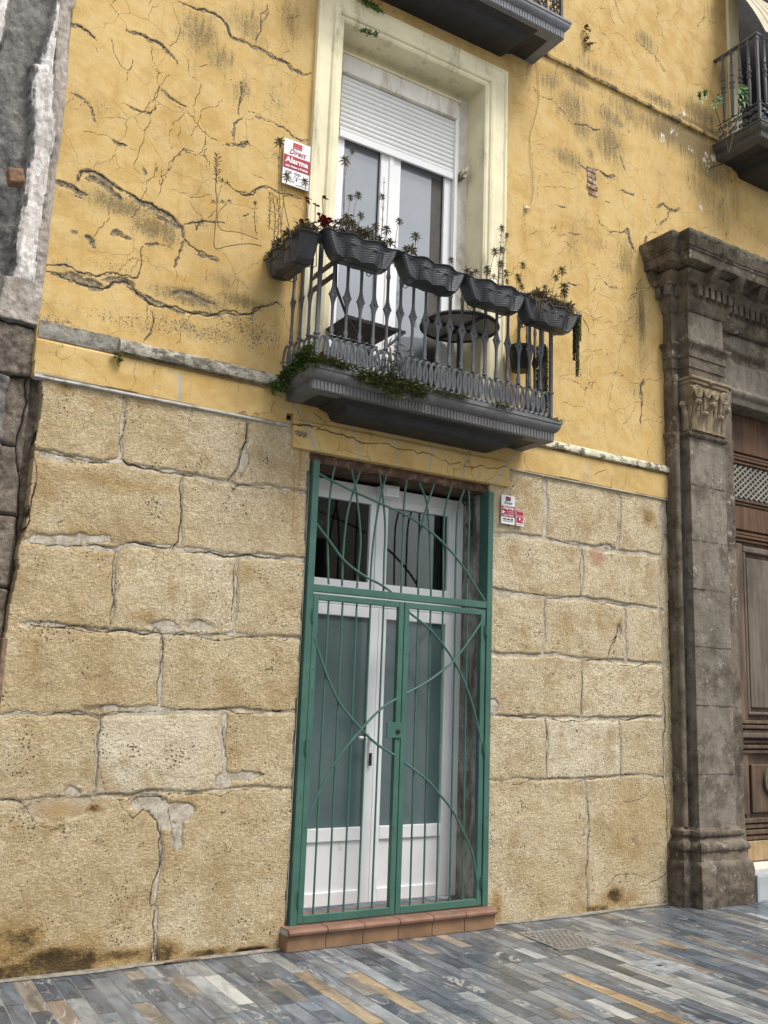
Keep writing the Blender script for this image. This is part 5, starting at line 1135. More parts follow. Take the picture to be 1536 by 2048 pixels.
# ================================================================ SIGNS
def text_mesh(txt, size, mat, parent, at, name='lettering', shear=0.0, bold=0.0, sx=1.0, align='CENTER', maxw=None):
    cu = bpy.data.curves.new(name, 'FONT'); cu.body = txt; cu.size = size; cu.align_x = align; cu.shear = shear; cu.offset = bold; cu.resolution_u = 3; cu.extrude = .0006
    o = bpy.data.objects.new(name, cu); C.objects.link(o); dg = bpy.context.evaluated_depsgraph_get(); me = bpy.data.meshes.new_from_object(o.evaluated_get(dg)); bpy.data.objects.remove(o)
    co = np.empty(len(me.vertices)*3); me.vertices.foreach_get('co', co); co = co.reshape(-1, 3); w_ = co[:, 0].max()-co[:, 0].min() if len(co) else 1
    k = sx*(maxw/w_ if maxw else 1)
    new = np.stack([at[0]+co[:, 0]*k, at[1]-co[:, 2], at[2]+co[:, 1]], 1); me.vertices.foreach_set('co', new.ravel()); me.materials.clear(); me.materials.append(mat)
    q = bpy.data.objects.new(name, me); link(q, parent); return q
def tilt(objs, c, ang):
    for o in objs:
        for v in o.data.vertices:
            x, z = v.co.x-c[0], v.co.z-c[2]; v.co.x = c[0]+x*math.cos(ang)-z*math.sin(ang); v.co.z = c[2]+x*math.sin(ang)+z*math.cos(ang)
sx0, sx1, sz0, sz1 = 2.632, 2.865, 5.265, 5.635; yS = -.034
sg = MB().box(sx0, sx1, yS, yS+.004, sz0, sz1).build('alarm_sign', M_SIGNW, None, bevel=.001)
tag(sg, 'white and red alarm company sign on the yellow wall left of the balcony window', 'sign')
cx = (sx0+sx1)/2
kids = [MB().box(sx0+.002, sx1-.002, yS-.0015, yS, 5.395, 5.505).build('red_band', M_SIGNR, sg), MB().box(cx-.04, cx+.04, yS-.0015, yS, 5.572, 5.618).build('logo_plate', M_SIGNR, sg)]
kids += [MB().box(cx-.033+.023*k, cx-.015+.023*k, yS-.003, yS-.0015, 5.590, 5.608).build('logo_square', simple('logo_bright_red', (.62, .05, .05), .4), sg) for k in range(3)]
kids += [text_mesh('SECURITAS', .012, M_SIGNW, sg, (cx, yS-.003, 5.575), maxw=.068), text_mesh('Direct', .058, M_SIGNR, sg, (cx, yS-.002, 5.522), shear=.35, bold=.0006, maxw=.145),
         text_mesh('Alarma', .062, M_SIGNW, sg, (cx, yS-.003, 5.447), bold=.0022, maxw=.20), text_mesh('con Aviso a Policía', .024, M_SIGNW, sg, (cx, yS-.003, 5.410), bold=.001, maxw=.195)]
kids += [MB().box(sx0+.02, sx0+.08, yS-.0015, yS, 5.372-.012*k, 5.376-.012*k).build('small_print', M_SIGNB, sg) for k in range(2)]+[MB().box(sx0+.10, sx0+.155, yS-.0015, yS, 5.372-.012*k, 5.376-.012*k).build('small_print', M_SIGNB, sg) for k in range(2)]
def eye(cx_, cz, k, mat, par, y):
    m_ = MB()
    for sg_ in (-1, 1):
        m_.tube([(cx_+sg_*k*.5*math.sin(t), y, cz+k*.25-k*.5*(1-math.cos(t))*.9) for t in np.linspace(.3, 1.4, 7)], k*.035, 5)
    m_.lathe([(.0, 0), (k*.05, .0), (k*.16, k*.30), (k*.0, k*.31)], (cx_, y, cz-k*.45), 8)
    m_.lathe([(.0, -k*.06), (k*.09, -k*.04), (k*.10, 0), (k*.07, k*.08), (0, k*.10)], (cx_, y, cz+k*.02), 8)
    for v in range(len(m_.v)): a = m_.v[v]; m_.v[v] = (a[0], y+(a[1]-y)*.05, a[2])
    return m_.build('watch_emblem', mat, par)
kids += [eye(cx+.005, 5.335, .055, M_SIGNB, sg, yS-.002), text_mesh('902 180 180', .014, M_SIGNB, sg, (cx-.05, yS-.002, 5.295), maxw=.07), MB().box(cx+.0, cx+.10, yS-.0015, yS, 5.280, 5.283).build('small_print', M_SIGNB, sg)]
for o_ in [sg]+kids:
    for v in o_.data.vertices: v.co.x = 2.572+(v.co.x-2.632)*.925; v.co.z = 5.195+(v.co.z-5.265)*.965
# two stickers right of the door
bx0, bx1, bz0, bz1 = 4.618, 4.752, 2.965, 3.195; yB = -.034
s2 = MB().box(bx0, bx1, yB, yB+.006, bz0, bz1).build('alarm_sign', M_SIGNW, None, bevel=.001)
tag(s2, 'taller white and red alarm sticker on the sandstone just right of the green gate', 'sign')
c2 = (bx0+bx1)/2
k2 = [MB().box(bx0+.002, bx1-.002, yB-.0015, yB, 3.022, 3.108).build('red_band', M_SIGNR, s2), MB().box(c2-.025, c2+.025, yB-.0015, yB, 3.152, 3.185).build('logo_plate', M_SIGNB, s2), MB().box(c2-.02, c2+.02, yB-.003, yB-.0015, 3.166, 3.180).build('logo_square', M_SIGNR, s2),
      text_mesh('Direct', .034, M_SIGNB, s2, (c2, yB-.002, 3.124), shear=.35, maxw=.082), text_mesh('Alarma', .034, M_SIGNW, s2, (c2, yB-.003, 3.082), bold=.001, maxw=.112),
      text_mesh('con grabación', .012, M_SIGNW, s2, (c2+.02, yB-.003, 3.064), maxw=.07), text_mesh('de imágenes', .012, M_SIGNW, s2, (c2+.02, yB-.003, 3.050), maxw=.07), text_mesh('Aviso a Policía', .016, M_SIGNW, s2, (c2, yB-.003, 3.030), bold=.0005, maxw=.105),
      text_mesh('902 180 180', .018, M_SIGNB, s2, (c2, yB-.003, 2.998), bold=.0006, maxw=.10), MB().box(c2-.05, c2+.05, yB-.0015, yB, 2.985, 2.989).build('small_print', M_SIGNB, s2)]
a_ = MB(); a_.quad((bx0+.006, yB-.003, 3.072), (bx0+.006, yB-.003, 3.042), (bx0+.038, yB-.003, 3.060)); a_.build('arrow_mark', M_SIGNW, s2)
s3 = MB().box(4.765, 4.845, yB, yB+.006, 2.965, 3.095).build('small_alarm_sign', M_SIGNW, None, bevel=.001)
tag(s3, 'smaller red sticker with a white emblem beside the taller alarm sticker', 'sign')
MB().box(4.769, 4.841, yB-.0015, yB, 2.988, 3.092).build('red_band', M_SIGNR, s3); text_mesh('Vigilancia', .015, M_SIGNW, s3, (4.805, yB-.003, 3.078), maxw=.06); eye(4.802, 3.035, .06, M_SIGNW, s3, yB-.003); text_mesh('24h', .018, M_SIGNW, s3, (4.828, yB-.003, 2.996), maxw=.022)
MB().box(4.78, 4.835, yB-.0015, yB, 2.976, 2.979).build('small_print', M_SIGNB, s3); MB().box(4.769, 4.776, yB-.0015, yB, 2.972, 2.98).build('small_print', M_SIGNB, s3)

# exposed brick, wire
eb = MB(); r_ = random.Random(2)
for k in range(5):
    z = 6.12+.055*k; eb.box(5.565+r_.uniform(0, .02)+.004*(4-k), 5.70+r_.uniform(-.02, .01), -.006-r_.uniform(0, .008), .02, z, z+.046)
eb.build('exposed_brick', M_BRICK, bld, bevel=.008)
wr = MB(); pts = [P(*q, -.018) for q in ((1074,112),(1078,150),(1080,200),(1071,240),(1062,270),(1063,305),(1069,350),(1070,385),(1064,410),(1056,418))]
wr.tube([Vector(q) for q in pts], .004, 6); tag(wr.build('hanging_wire', simple('yellowed_cable', (.60, .50, .25), .6), None, True), 'thin pale cable hanging down the yellow wall right of the window surround', 'cable')
sk = MB(); c0 = P(1053, 418, -.01); sk.lathe([(.02, 0), (.02, .012), (.012, .02)], c0, 10); sk.build('cable_box', M_SIGNW, bld)

# ================================================================ PLANTERS AND PLANTS
def wavy(n, L, Dp, s, z, wave):
    out = []
    for k in range(n):
        a = 2*math.pi*k/n; ca, sa = math.cos(a), math.sin(a); e = .42
        x = math.copysign(abs(ca)**e, ca)*L/2; y = math.copysign(abs(sa)**e, sa)*Dp/2
        y += wave*math.cos(x/(L/2)*math.pi*3)*min(1, abs(sa)*1.6)*(1 if sa < 0 else .3)*-1*-1
        out.append((x*s, y*(.35+.65*s), z))
    return out
def planter_meshes():
    n = 120; H = .158; body = MB(); rows = []
    for k in range(85):
        t = k/84; z = t*H*.93; s = .72+.27*t**.75; rib = .0009*(1-math.cos(t*2*math.pi*9))
        rows.append(wavy(n, .575-2*rib, .165-2*rib, s, z, .021))
    rows.append(wavy(n, .60, .185, 1.0, H*.94, .021)); rows.append(wavy(n, .612, .196, 1.0, H*.965, .021)); rows.append(wavy(n, .60, .185, 1.0, H, .021)); rows.append(wavy(n, .57, .165, 1.0, H, .012)); rows.append(wavy(n, .56, .155, 1.0, H*.86, .012))
    for r_ in rows: body.v += r_
    for i in range(len(rows)-1):
        for k in range(n): a, b_ = i*n+k, i*n+(k+1) % n; body.f.append((a, b_, b_+n, a+n))
    body.f.append(tuple(range(n))[::-1])
    soil = MB(); soil.v = wavy(n, .558, .153, 1.0, H*.88, .012); soil.f = [tuple(range(n))]
    br_ = MB()
    for sx_ in (-.14, .14):
        br_.tube([(sx_, .105, .155), (sx_, .115, .01), (sx_, .09, -.012), (sx_, -.075, -.012), (sx_, -.086, .01), (sx_, -.096, .085)], .0035, 6)
    br_.tube([(-.15, -.098, .085), (.15, -.098, .085)], .0035, 6); br_.tube([(-.15, -.02, -.014), (.15, -.02, -.014)], .0035, 6)
    return body, soil, br_
pb, ps, pk = planter_meshes()
PL = [((2.575, -.275, 4.385), R(-90), (0, 0), 'ribbed charcoal planter on the left side rail of the balcony'), ((2.945, -.535, 4.425), 0, (.02, 0), 'ribbed charcoal planter second from left on the balcony rail, by the corner post'),
      ((3.53, -.535, 4.42), 0, (-.07, 0), 'ribbed charcoal planter tipped outward in the middle of the balcony front, nearly empty'), ((4.10, -.535, 4.41), 0, (0, .0), 'ribbed charcoal planter in front of the round table top'),
      ((4.62, -.535, 4.385), 0, (0, .025), 'rightmost charcoal planter on the balcony rail, overgrown with dry stems')]
proto = None; planters = []
for i, (loc, rz, (tx, ty), lab) in enumerate(PL):
    if i == 0:
        t = thing('flower_planter', (0, 0, 0), lab, 'planter', 'planters hung on the balcony rail'); q = pb.build('planter_body', M_PLANT, t, True, sharp=50); q2 = ps.build('soil', M_SOIL, t); q3 = pk.build('planter_bracket', M_BLK, t, True); proto = t
    else:
        t = proto.copy(); C.objects.link(t); t['label'] = lab
        for ch in list(proto.children):
            c = ch.copy(); C.objects.link(c); c.parent = t
    planters.append(t)
for t, (loc, rz, (tx, ty), lab) in zip(planters, PL): t.location = (loc[0], loc[1], loc[2]+.045); t.rotation_euler = (tx+random.uniform(-.03, .03), ty+random.uniform(-.02, .02), rz+random.uniform(-.03, .03))

def smooth(p):
    out = []
    for i in range(len(p)-1):
        a, b_, c, d_ = p[max(i-1, 0)], p[i], p[i+1], p[min(i+2, len(p)-1)]
        for k in range(6):
            t = k/6; out.append(.5*((2*b_)+(-a+c)*t+(2*a-5*b_+4*c-d_)*t*t+(-a+3*b_-3*c+d_)*t**3))
    return out+[p[-1]]
def leafq(mb, base, d, L, w, up=Vector((0, 0, 1)), droop=.15):
    d = Vector(d).normalized(); s_ = d.cross(up)
    if s_.length < .05: s_ = Vector((1, 0, 0))
    s_.normalize(); nrm = s_.cross(d); b0 = Vector(base)
    p1 = b0+d*L*.45-nrm*0+s_*w/2+nrm*.04*L; p2 = b0+d*L*.45-s_*w/2+nrm*.04*L; p3 = b0+d*L-Vector((0, 0, droop*L)); mid = b0+d*L*.5-nrm*.06*L
    i = len(mb.v); mb.v += [tuple(b0), tuple(p1), tuple(p3), tuple(p2), tuple(mid)]
    mb.f += [(i, i+1, i+4), (i+1, i+2, i+4), (i+2, i+3, i+4), (i+3, i, i+4)]
def whorl(mb, c, r, n=14, el0=-.2, el1=1.2, rr=random, w=.16):
    for k in range(n):
        a = k*2.399+rr.uniform(-.2, .2); e = el0+(el1-el0)*k/n; leafq(mb, c, (math.cos(a)*math.cos(e), math.sin(a)*math.cos(e), math.sin(e)), r*rr.uniform(.8, 1.1), r*w*2)
def stalk(base, top, head=.035, leafy=.0, rr=random, r0=.0028):
    base, top = Vector(base), Vector(top); d = top-base; L = d.length; bow = Vector((rr.uniform(-.10, .10)*L, rr.uniform(-.04, .04)*L, 0)); pts = []
    for k in range(9):
        t = k/8; pts.append(base+d*t+bow*math.sin(math.pi*t)+Vector((rr.uniform(-1, 1), rr.uniform(-1, 1), 0))*.002)
    st = MB().tube(pts, [r0*(1.2-.5*k/8) for k in range(9)], 5); lf = MB()
    if head: whorl(lf, top, head, 15, rr=rr); whorl(lf, top-Vector((0, 0, head*.3)), head*.8, 8, -.6, .2, rr=rr)
    if leafy:
        m = int(L/leafy)
        for k in range(m):
            p = pts[min(8, int(8*(k+.5)/m))]+(pts[min(8, int(8*(k+.5)/m)+1)]-pts[min(8, int(8*(k+.5)/m))])*((8*(k+.5)/m) % 1)
            for s_ in (0, math.pi): a = s_+rr.uniform(-.7, .7)+k*1.1; leafq(lf, p, (math.cos(a), math.sin(a), rr.uniform(.3, 1.1)), rr.uniform(.018, .038), .008)
    return st, lf
def plant(i, name, label, stalks, nros, yb=-.535, dens=1.0, xr=None, side=False, zsoil=None, cat='plant'):
    loc = PL[i][0]; t = thing(name, (loc[0], loc[1], loc[2]+.18), label, cat, 'plants in the balcony planters'); rr = random.Random(40+i)
    fo = MB()
    for k in range(nros):
        u, v = rr.uniform(-1, 1), rr.uniform(-1, 1); L2, D2 = .26, .07
        x, y = (loc[0]+u*L2, loc[1]+v*D2) if not side else (loc[0]+v*D2, loc[1]+u*L2)
        if xr: x = rr.uniform(*xr)
        z = loc[2]+.215+rr.uniform(0, .10)*dens*(1-.5*abs(u)); whorl(fo, (x, y, z), rr.uniform(.034, .066), rr.randint(9, 15), -.3, 1.3, rr=rr, w=.13)
    fo.build('foliage', M_LFB, t)
    for (fr, bx, by, tx, ty, hd, lf_) in stalks:
        yy = loc[1]+rr.uniform(-.04, .04) if not side else rr.uniform(-.45, -.2)
        b_ = PF(fr, bx, by, yy); b_ = (b_[0], yy, min(b_[2], loc[2]+.19)); tp = PF(fr, tx, ty, yy)
        s_, l_ = stalk(b_, (tp[0], yy+rr.uniform(-.02, .02), tp[2]), hd, lf_, rr)
        so = s_.build('stalk', M_STEM, t, True)
        if l_.v: l_.build('leaf_head', M_LFB, so)
    return t
plant(0, 'succulent_plant', 'dense brown succulent clump with long arching stems in the left side planter', [('B',300,1370,230,830,.05,0),('B',240,1330,265,1040,.045,0),('B',380,1300,385,1060,.04,0),('B',200,1330,190,1130,0,.02),('B',170,1340,165,1130,0,.018),('B',95,1370,95,1180,.018,.03),('B',250,1370,230,900,.0,.06),('B',210,1330,215,1150,0,.02)], 110, side=True)
plant(1, 'succulent_plant', 'tall whorled succulents with many stalks in the planter by the corner post', [('B',600,1380,612,940,.05,0),('B',640,1380,660,880,.03,0),('B',680,1380,688,1145,.042,0),('B',620,1380,640,1160,.035,0),('B',810,1420,825,1155,.035,0),('B',820,1420,850,1030,0,.08),('B',700,1380,715,1255,.04,.03),('B',800,1420,800,1320,.045,.03),('B',855,1440,860,1340,.05,.02),('B',905,1440,935,1290,.04,0),('B',640,1380,620,1280,.05,.02),('B',760,1400,765,1365,.04,0),('B',590,1370,585,1300,.035,.02),('B',650,1380,650,1310,.05,.02)], 42)
plant(2, 'succulent_plant', 'sparse succulent sprigs in the outward tipped middle planter', [('B',1000,1490,1023,1385,.05,0),('B',1245,1560,1240,1520,.035,0),('B',960,1490,965,1460,.04,.02)], 4, xr=(3.30, 3.42))
plant(3, 'succulent_plant', 'slender pinkish succulent stalks in front of the cream window jamb', [('N',830,500,865,60,.04,.05),('N',865,500,905,110,.03,.025),('N',840,480,862,225,.04,0),('N',780,450,800,245,.045,0),('N',815,480,840,345,.04,.03),('N',740,450,755,370,.045,.02),('N',720,450,735,410,.035,0),('N',870,500,885,410,.045,0),('N',900,510,908,465,.03,0),('N',980,530,1028,345,.04,0),('N',975,530,992,430,.04,0),('N',985,530,990,470,.035,0),('N',1010,540,1018,510,.035,0),('N',640,450,630,410,.03,.02)], 5)
plant(4, 'succulent_plant', 'thick tangle of brown succulents and dry runners in the rightmost planter', [('N',1290,600,1320,390,.055,0),('N',1245,620,1262,450,.04,0),('N',1170,600,1185,522,.035,0),('N',1330,620,1330,520,.06,.02),('N',1320,620,1345,560,.05,.02)], 75)
# dry runners over the rim of the rightmost planter
dr = MB(); r_ = random.Random(4)
for k in range(26):
    x = r_.uniform(4.36, 4.92); p = Vector((x, -.60, 4.60)); pts = [p.copy()]; v = Vector((r_.uniform(-.3, .5)+(.4 if x > 4.8 else 0), r_.uniform(-.6, -.1), r_.uniform(.1, .5)))
    for j in range(9): v += Vector((r_.uniform(-.5, .5), r_.uniform(-.2, .2), -.28+r_.uniform(-.3, .3))); p = p+v.normalized()*.022; pts.append(p.copy())
    dr.tube(pts, .0016, 4)
tag(dr.build('dry_runners', M_STEM, None), 'tangle of thin dry runners spilling over the rightmost planter', 'dry plant')
# trailing sedum
hs = MB(); r_ = random.Random(6)
for (x, y, zt_, zb_) in ((4.925, -.57, 4.62, 4.16), (4.905, -.585, 4.60, 4.08), (4.935, -.52, 4.62, 4.24), (4.94, -.55, 4.60, 4.12), (4.92, -.54, 4.62, 4.30), (4.89, -.63, 4.56, 4.36), (4.84, -.30, 4.4, 3.85), (4.80, -.33, 4.4, 3.85), (4.75, -.3, 4.38, 3.9), (4.87, -.27, 4.4, 3.95)):
    z = zt_
    while z > zb_:
        for k in range(6): a = r_.uniform(0, 6.28); leafq(hs, (x+r_.uniform(-.004, .004), y, z), (math.cos(a), math.sin(a), -.9), .022, .012)
        z -= .008
tag(hs.build('trailing_sedum', mat_leaf('sedum_leaf', (.07, .085, .03), (.13, .14, .055)), None), 'green trailing sedum hanging below the right end of the balcony rail', 'hanging plant')
# red-leaved plant at the corner
rp = thing('red_leaf_plant', (2.78, -.45, 4.62), 'dark red leaved plant rising behind the balcony corner post', 'plant'); r_ = random.Random(8)
for (bx, by, tx, ty) in ((430,1340,440,1200), (480,1330,482,1160), (395,1340,385,1165), (455,1340,400,1290), (600,1340,560,1300), (640,1330,630,1260), (500,1340,515,1285), (470,1340,462,1265), (590,1330,600,1300), (350,1340,345,1290)):
    yy = -.45+r_.uniform(-.08, .05); a = PF('B', bx, by, yy); b_ = PF('B', tx, ty, yy); s_ = MB().tube([a, ((a[0]+b_[0])/2+.006, yy, (a[2]+b_[2])/2), b_], .0028, 5).build('stem', M_STEM, rp)
    l_ = MB()
    for k in range(r_.choice((2, 3, 3))): an = r_.uniform(0, 6.28); leafq(l_, b_, (math.cos(an), math.sin(an)*.6-.3, r_.uniform(-.5, .4)), r_.uniform(.04, .06), .034)
    l_.build('red_leaf', M_LFR, s_)
for k in range(14):
    l_ = MB(); c_ = (2.72+r_.uniform(-.10, .30), -.47+r_.uniform(-.05, .03), 4.66+r_.uniform(0, .09))
    for j in range(3): an = r_.uniform(0, 6.28); leafq(l_, c_, (math.cos(an), math.sin(an)*.6-.3, r_.uniform(-.3, .6)), r_.uniform(.045, .065), .042)
    l_.build('red_leaf', M_LFR, rp)
# long runner with a leafy tip on the wall at the left
wv = thing('wall_runner_plant', PF('A', 1500, 1420, -.1), 'leafy stem bending up the yellow wall left of the planters', 'plant')
pts = [Vector(PF('A', *q, -.14)) for q in ((1530,1440),(1450,1425),(1330,1440),(1275,1455),(1252,1430),(1262,1300),(1270,1200),(1262,1100),(1268,1000),(1270,900))]
pts = smooth(pts); s_ = MB().tube(pts, .0035, 6).build('stem', M_STEM, wv, True); l_ = MB(); r_ = random.Random(12)
for k in range(26):
    y = 905+k*7; p = PF('A', 1268+r_.uniform(-3, 3), y, -.14); sg_ = 1 if k % 2 else -1; leafq(l_, p, (sg_*r_.uniform(.3, 1.0), r_.uniform(-.7, .3), r_.uniform(.4, 1.0)), r_.uniform(.03, .06), .011)
for q in ((1250,1185),(1300,1185),(1340,1180),(1330,1075),(1300,1060)): whorl(l_, PF('A', *q, -.14), .03, 8, rr=r_)
l_.build('leaves', M_LFB, s_)
s_ = MB().tube(smooth([Vector(PF('A', *q, -.14)) for q in ((1510,1400),(1400,1360),(1290,1340),(1275,1250),(1330,1190))]), .003, 6).build('stem', M_STEM, wv, True)
# green weeds on the slab edge
def weedpatch(name, label, pts, n, mat, size=.016, spread=(.05, .05, .03), seed=1, cat='weeds'):
    mb = MB(); r_ = random.Random(seed)
    for k in range(n):
        i = r_.randrange(len(pts)); p = pts[i]; q = Vector((p[0]+r_.gauss(0, spread[0]), p[1]+r_.gauss(0, spread[1]), p[2]+r_.gauss(0, spread[2])))
        for j in range(3): a = r_.uniform(0, 6.28); leafq(mb, q, (math.cos(a), math.sin(a), r_.uniform(-.3, .7)), size*r_.uniform(.7, 1.4), size*1.2, droop=.3)
    return tag(mb.build(name, mat, None), label, cat)
weedpatch('weed_clump', 'dense green creeping weeds at the left end of the balcony slab', [(2.66+.0*k, -.06-.035*k, 3.70+.012*k) for k in range(12)]+[(2.69, -.06-.035*k, 3.75) for k in range(12)]+[(2.60, -.05, 3.66), (2.62, -.12, 3.65)], 1500, M_LFG, .018, (.022, .024, .024), 1)
weedpatch('weed_clump', 'small dusty green weeds on the front left corner of the balcony slab', [(2.72+.03*k, -.435, 3.775) for k in range(9)], 420, M_LFO, .016, (.02, .014, .016), 2)
weedpatch('weed_clump', 'olive creeping weeds spilling over the front edge of the balcony slab', [(3.06+.035*k, -.45, 3.745-.004*abs(6-k)) for k in range(15)]+[(3.2, -.46, 3.70), (3.26, -.46, 3.68), (3.34, -.46, 3.66)], 1300, M_LFO, .020, (.032, .018, .026), 3)
weedpatch('weed_clump', 'thin scattered weeds along the middle front of the balcony slab', [(3.62+.03*k, -.45, 3.745) for k in range(11)], 200, M_LFO, .015, (.03, .014, .01), 4)
weedpatch('weed_clump', 'little yellow green weed at the right part of the slab front', [(4.25, -.45, 3.75), (4.31, -.45, 3.755)], 60, M_LFO, .016, (.03, .012, .012), 5)
weedpatch('weed_clump', 'small weed at the right end of the lower balcony slab', [(4.84, -.40, 3.755)], 50, M_LFO, .014, (.03, .03, .012), 6)
weedpatch('weed_tuft', 'green weed tuft sprouting from the top of the window surround', [PF('B', 730+20*k, 10+12*k, -.07) for k in range(5)], 120, M_LFG, .014, (.02, .012, .010), 7)
weedpatch('weed_tuft', 'small green tuft hanging under the window head moulding', [PF('B', 715+20*k, 180+5*k, -.06) for k in range(5)], 60, M_LFG, .012, (.014, .01, .010), 8)
weedpatch('weed_tuft', 'dark green moss tuft at the left end of the grey string course', [PF('D', 640, 300, -.05), PF('D', 655, 325, -.05)], 70, M_LFG, .010, (.010, .010, .012), 9)
weedpatch('dry_weed', 'dry dark weed growing from the yellow wall right of the upper balcony', [PF('C', 565, 150, -.04), PF('C', 568, 200, -.03), PF('C', 572, 240, -.03)], 22, M_LFB, .022, (.012, .01, .02), 10)
weedpatch('dry_weed', 'second thin weed streak below the dry weed at the upper balcony', [PF('C', 600, 232, -.03)], 6, M_LFB, .016, (.01, .01, .01), 11)
# drooping grey-green plant in the middle of the railing
gp_ = thing('spiky_plant', (3.30, -.43, 3.76), 'grey green spiky plant poking through the oval railing panel', 'plant'); r_ = random.Random(14); gl = MB()
for k in range(70): an = r_.uniform(0, 6.28); leafq(gl, (3.31+r_.gauss(0, .05), -.46+r_.gauss(0, .015), 3.82+r_.gauss(0, .07)), (math.cos(an), math.sin(an)*.6-.2, r_.uniform(-.6, .6)), .085, .011, droop=.3)
gl.build('leaves', M_LFD, gp_); MB().tube([(3.31, -.44, 3.75), (3.30, -.45, 3.86), (3.28, -.45, 3.98)], .007, 6).build('stem', M_STEM, gp_)
# fig sapling at the right balcony
fg = thing('fig_sapling', P(1448, 300, -.1), 'young fig sapling with green lobed leaves growing at the right balcony corner', 'plant'); r_ = random.Random(15)
for br_ in (((1456,308),(1452,280),(1438,240),(1426,200)), ((1458,305),(1466,270),(1476,230),(1480,190))):
    MB().tube(smooth([Vector(P(*q, -.35)) for q in br_]), .005, 6).build('branch', simple('dark_twig', (.07, .055, .04), .8), fg, True)
def figleaf(mb, c, s_, ang):
    c = Vector(c)
    for k in range(5):
        a = ang+(k-2)*.6; leafq(mb, c, (math.cos(a), -.3, math.sin(a)), s_*(1-.12*abs(k-2)), s_*.42, Vector((0, -1, .2)), .1)
fl_ = MB()
for (px_, py_, s_, an) in ((1412,192,.10,3.0), (1402,196,.11,3.4), (1424,205,.09,4.7), (1432,196,.10,-.3), (1478,175,.17,-.9), (1482,190,.16,-1.6), (1480,205,.10,-2.0)): figleaf(fl_, P(px_, py_, -.38), s_, an)
fl_.build('fig_leaves', M_LFF, fg)

# ================================================================ BALCONY FURNITURE
ch = thing('folding_chair', (3.15, -.18, 3.745), 'folding bistro chair with dark wooden slats on the lower balcony', 'chair')
def cpart(mb, name, mat, **k): return mb.build(name, mat, ch, **k)
for i in range(6): cpart(MB().box(2.98+i*.075, 3.042+i*.075, -.36, .0, 4.165+.0*i, 4.180), 'seat_slat', M_SLAT, bevel=.003)
for z in (4.44, 4.54): cpart(MB().obox((2.86, -.18, z), (.008, 0, .028), (0, .19, 0), (-.004, 0, 0.001)), 'back_slat', M_SLAT)
for y in (-.375, .01):
    cpart(MB().tube([(2.86, y, 4.62), (2.87, y, 4.35), (2.97, y, 4.15), (3.14, y, 3.95), (3.36, y, 3.752)], .010, 8), 'leg', M_BLK, smooth=True)
    cpart(MB().tube([(3.44, y, 4.155), (3.25, y, 3.96), (3.02, y, 3.752)], .010, 8), 'leg', M_BLK, smooth=True)
    cpart(MB().box(2.95, 3.45, y-.006, y+.006, 4.145, 4.165), 'seat_rail', M_BLK)
tb = thing('round_table', (4.13, -.09, 3.745), 'small round bistro table with a pale top on the balcony right of the chair', 'table')
c = (4.13, -.09, 0); MB().lathe([(.0, 4.452), (.295, 4.452), (.30, 4.46), (.30, 4.475), (.0, 4.478)], c, 48).build('table_top', M_TTOP, tb, True, sharp=30)
MB().tube([(c[0]+.302*math.cos(a), c[1]+.302*math.sin(a), 4.452) for a in np.linspace(0, 2*math.pi, 49)[:-1]], .013, 8, True).build('table_rim', M_BLK, tb, True)
ub = MB(); ub.bar((c[0]-.29, c[1], 4.438), (c[0]+.29, c[1], 4.438), .03, .014); ub.bar((c[0], c[1]-.29, 4.4395), (c[0], c[1]+.29, 4.4395), .03, .014); ub.build('under_frame', M_BLK, tb)
MB().tube([(c[0], c[1], 4.43), (c[0], c[1], 3.80)], .018, 10).build('table_leg', M_BLK, tb, True)
ft = MB()
for k in range(3): a = k*2.09+.4; ft.tube([(c[0], c[1], 3.83), (c[0]+.10*math.cos(a), c[1]+.10*math.sin(a), 3.80), (c[0]+.22*math.cos(a), c[1]+.22*math.sin(a), 3.76)], .014, 8)
ft.build('table_foot', M_BLK, tb, True)
pot = MB().lathe([(.055, 0), (.075, .11), (.082, .115), (.082, .14), (.07, .14), (.065, .12)], (2.90, -.30, 3.747), 20); tag(pot.build('clay_pot', simple('clay', (.15, .045, .028), .8), None, True), 'small red clay pot behind the oval railing near the balcony corner', 'pot')
pt = MB().lathe([(.07, 0), (.10, .17), (.11, .175), (.11, .20), (.09, .20), (.085, .16)], (4.70, -.15, 4.20), 20); tag(pt.build('dark_pot', M_BLK, None, True), 'black plant pot hanging inside the right end of the balcony', 'pot')
bgm = MB(); r_ = random.Random(20)
me_ = bmesh.new(); bmesh.ops.create_icosphere(me_, subdivisions=3, radius=1)
for v in me_.verts:
    k = .8+.35*fbm(np.array([v.co.x+3]), np.array([v.co.z+v.co.y*.7]), 2.5, 70, 3)[0]*2; v.co = Vector((3.98+v.co.x*.17*k, -.16+v.co.y*.10*k, 3.83+v.co.z*.085*k))
md_ = bpy.data.meshes.new('cloth_bag'); me_.to_mesh(md_); md_.materials.append(simple('dark_blue_cloth', (.03, .035, .05), .7)); bo_ = bpy.data.objects.new('cloth_bag', md_); C.objects.link(bo_); tag(bo_, 'dark bundle lying on the balcony floor at the foot of the round table', 'bag')

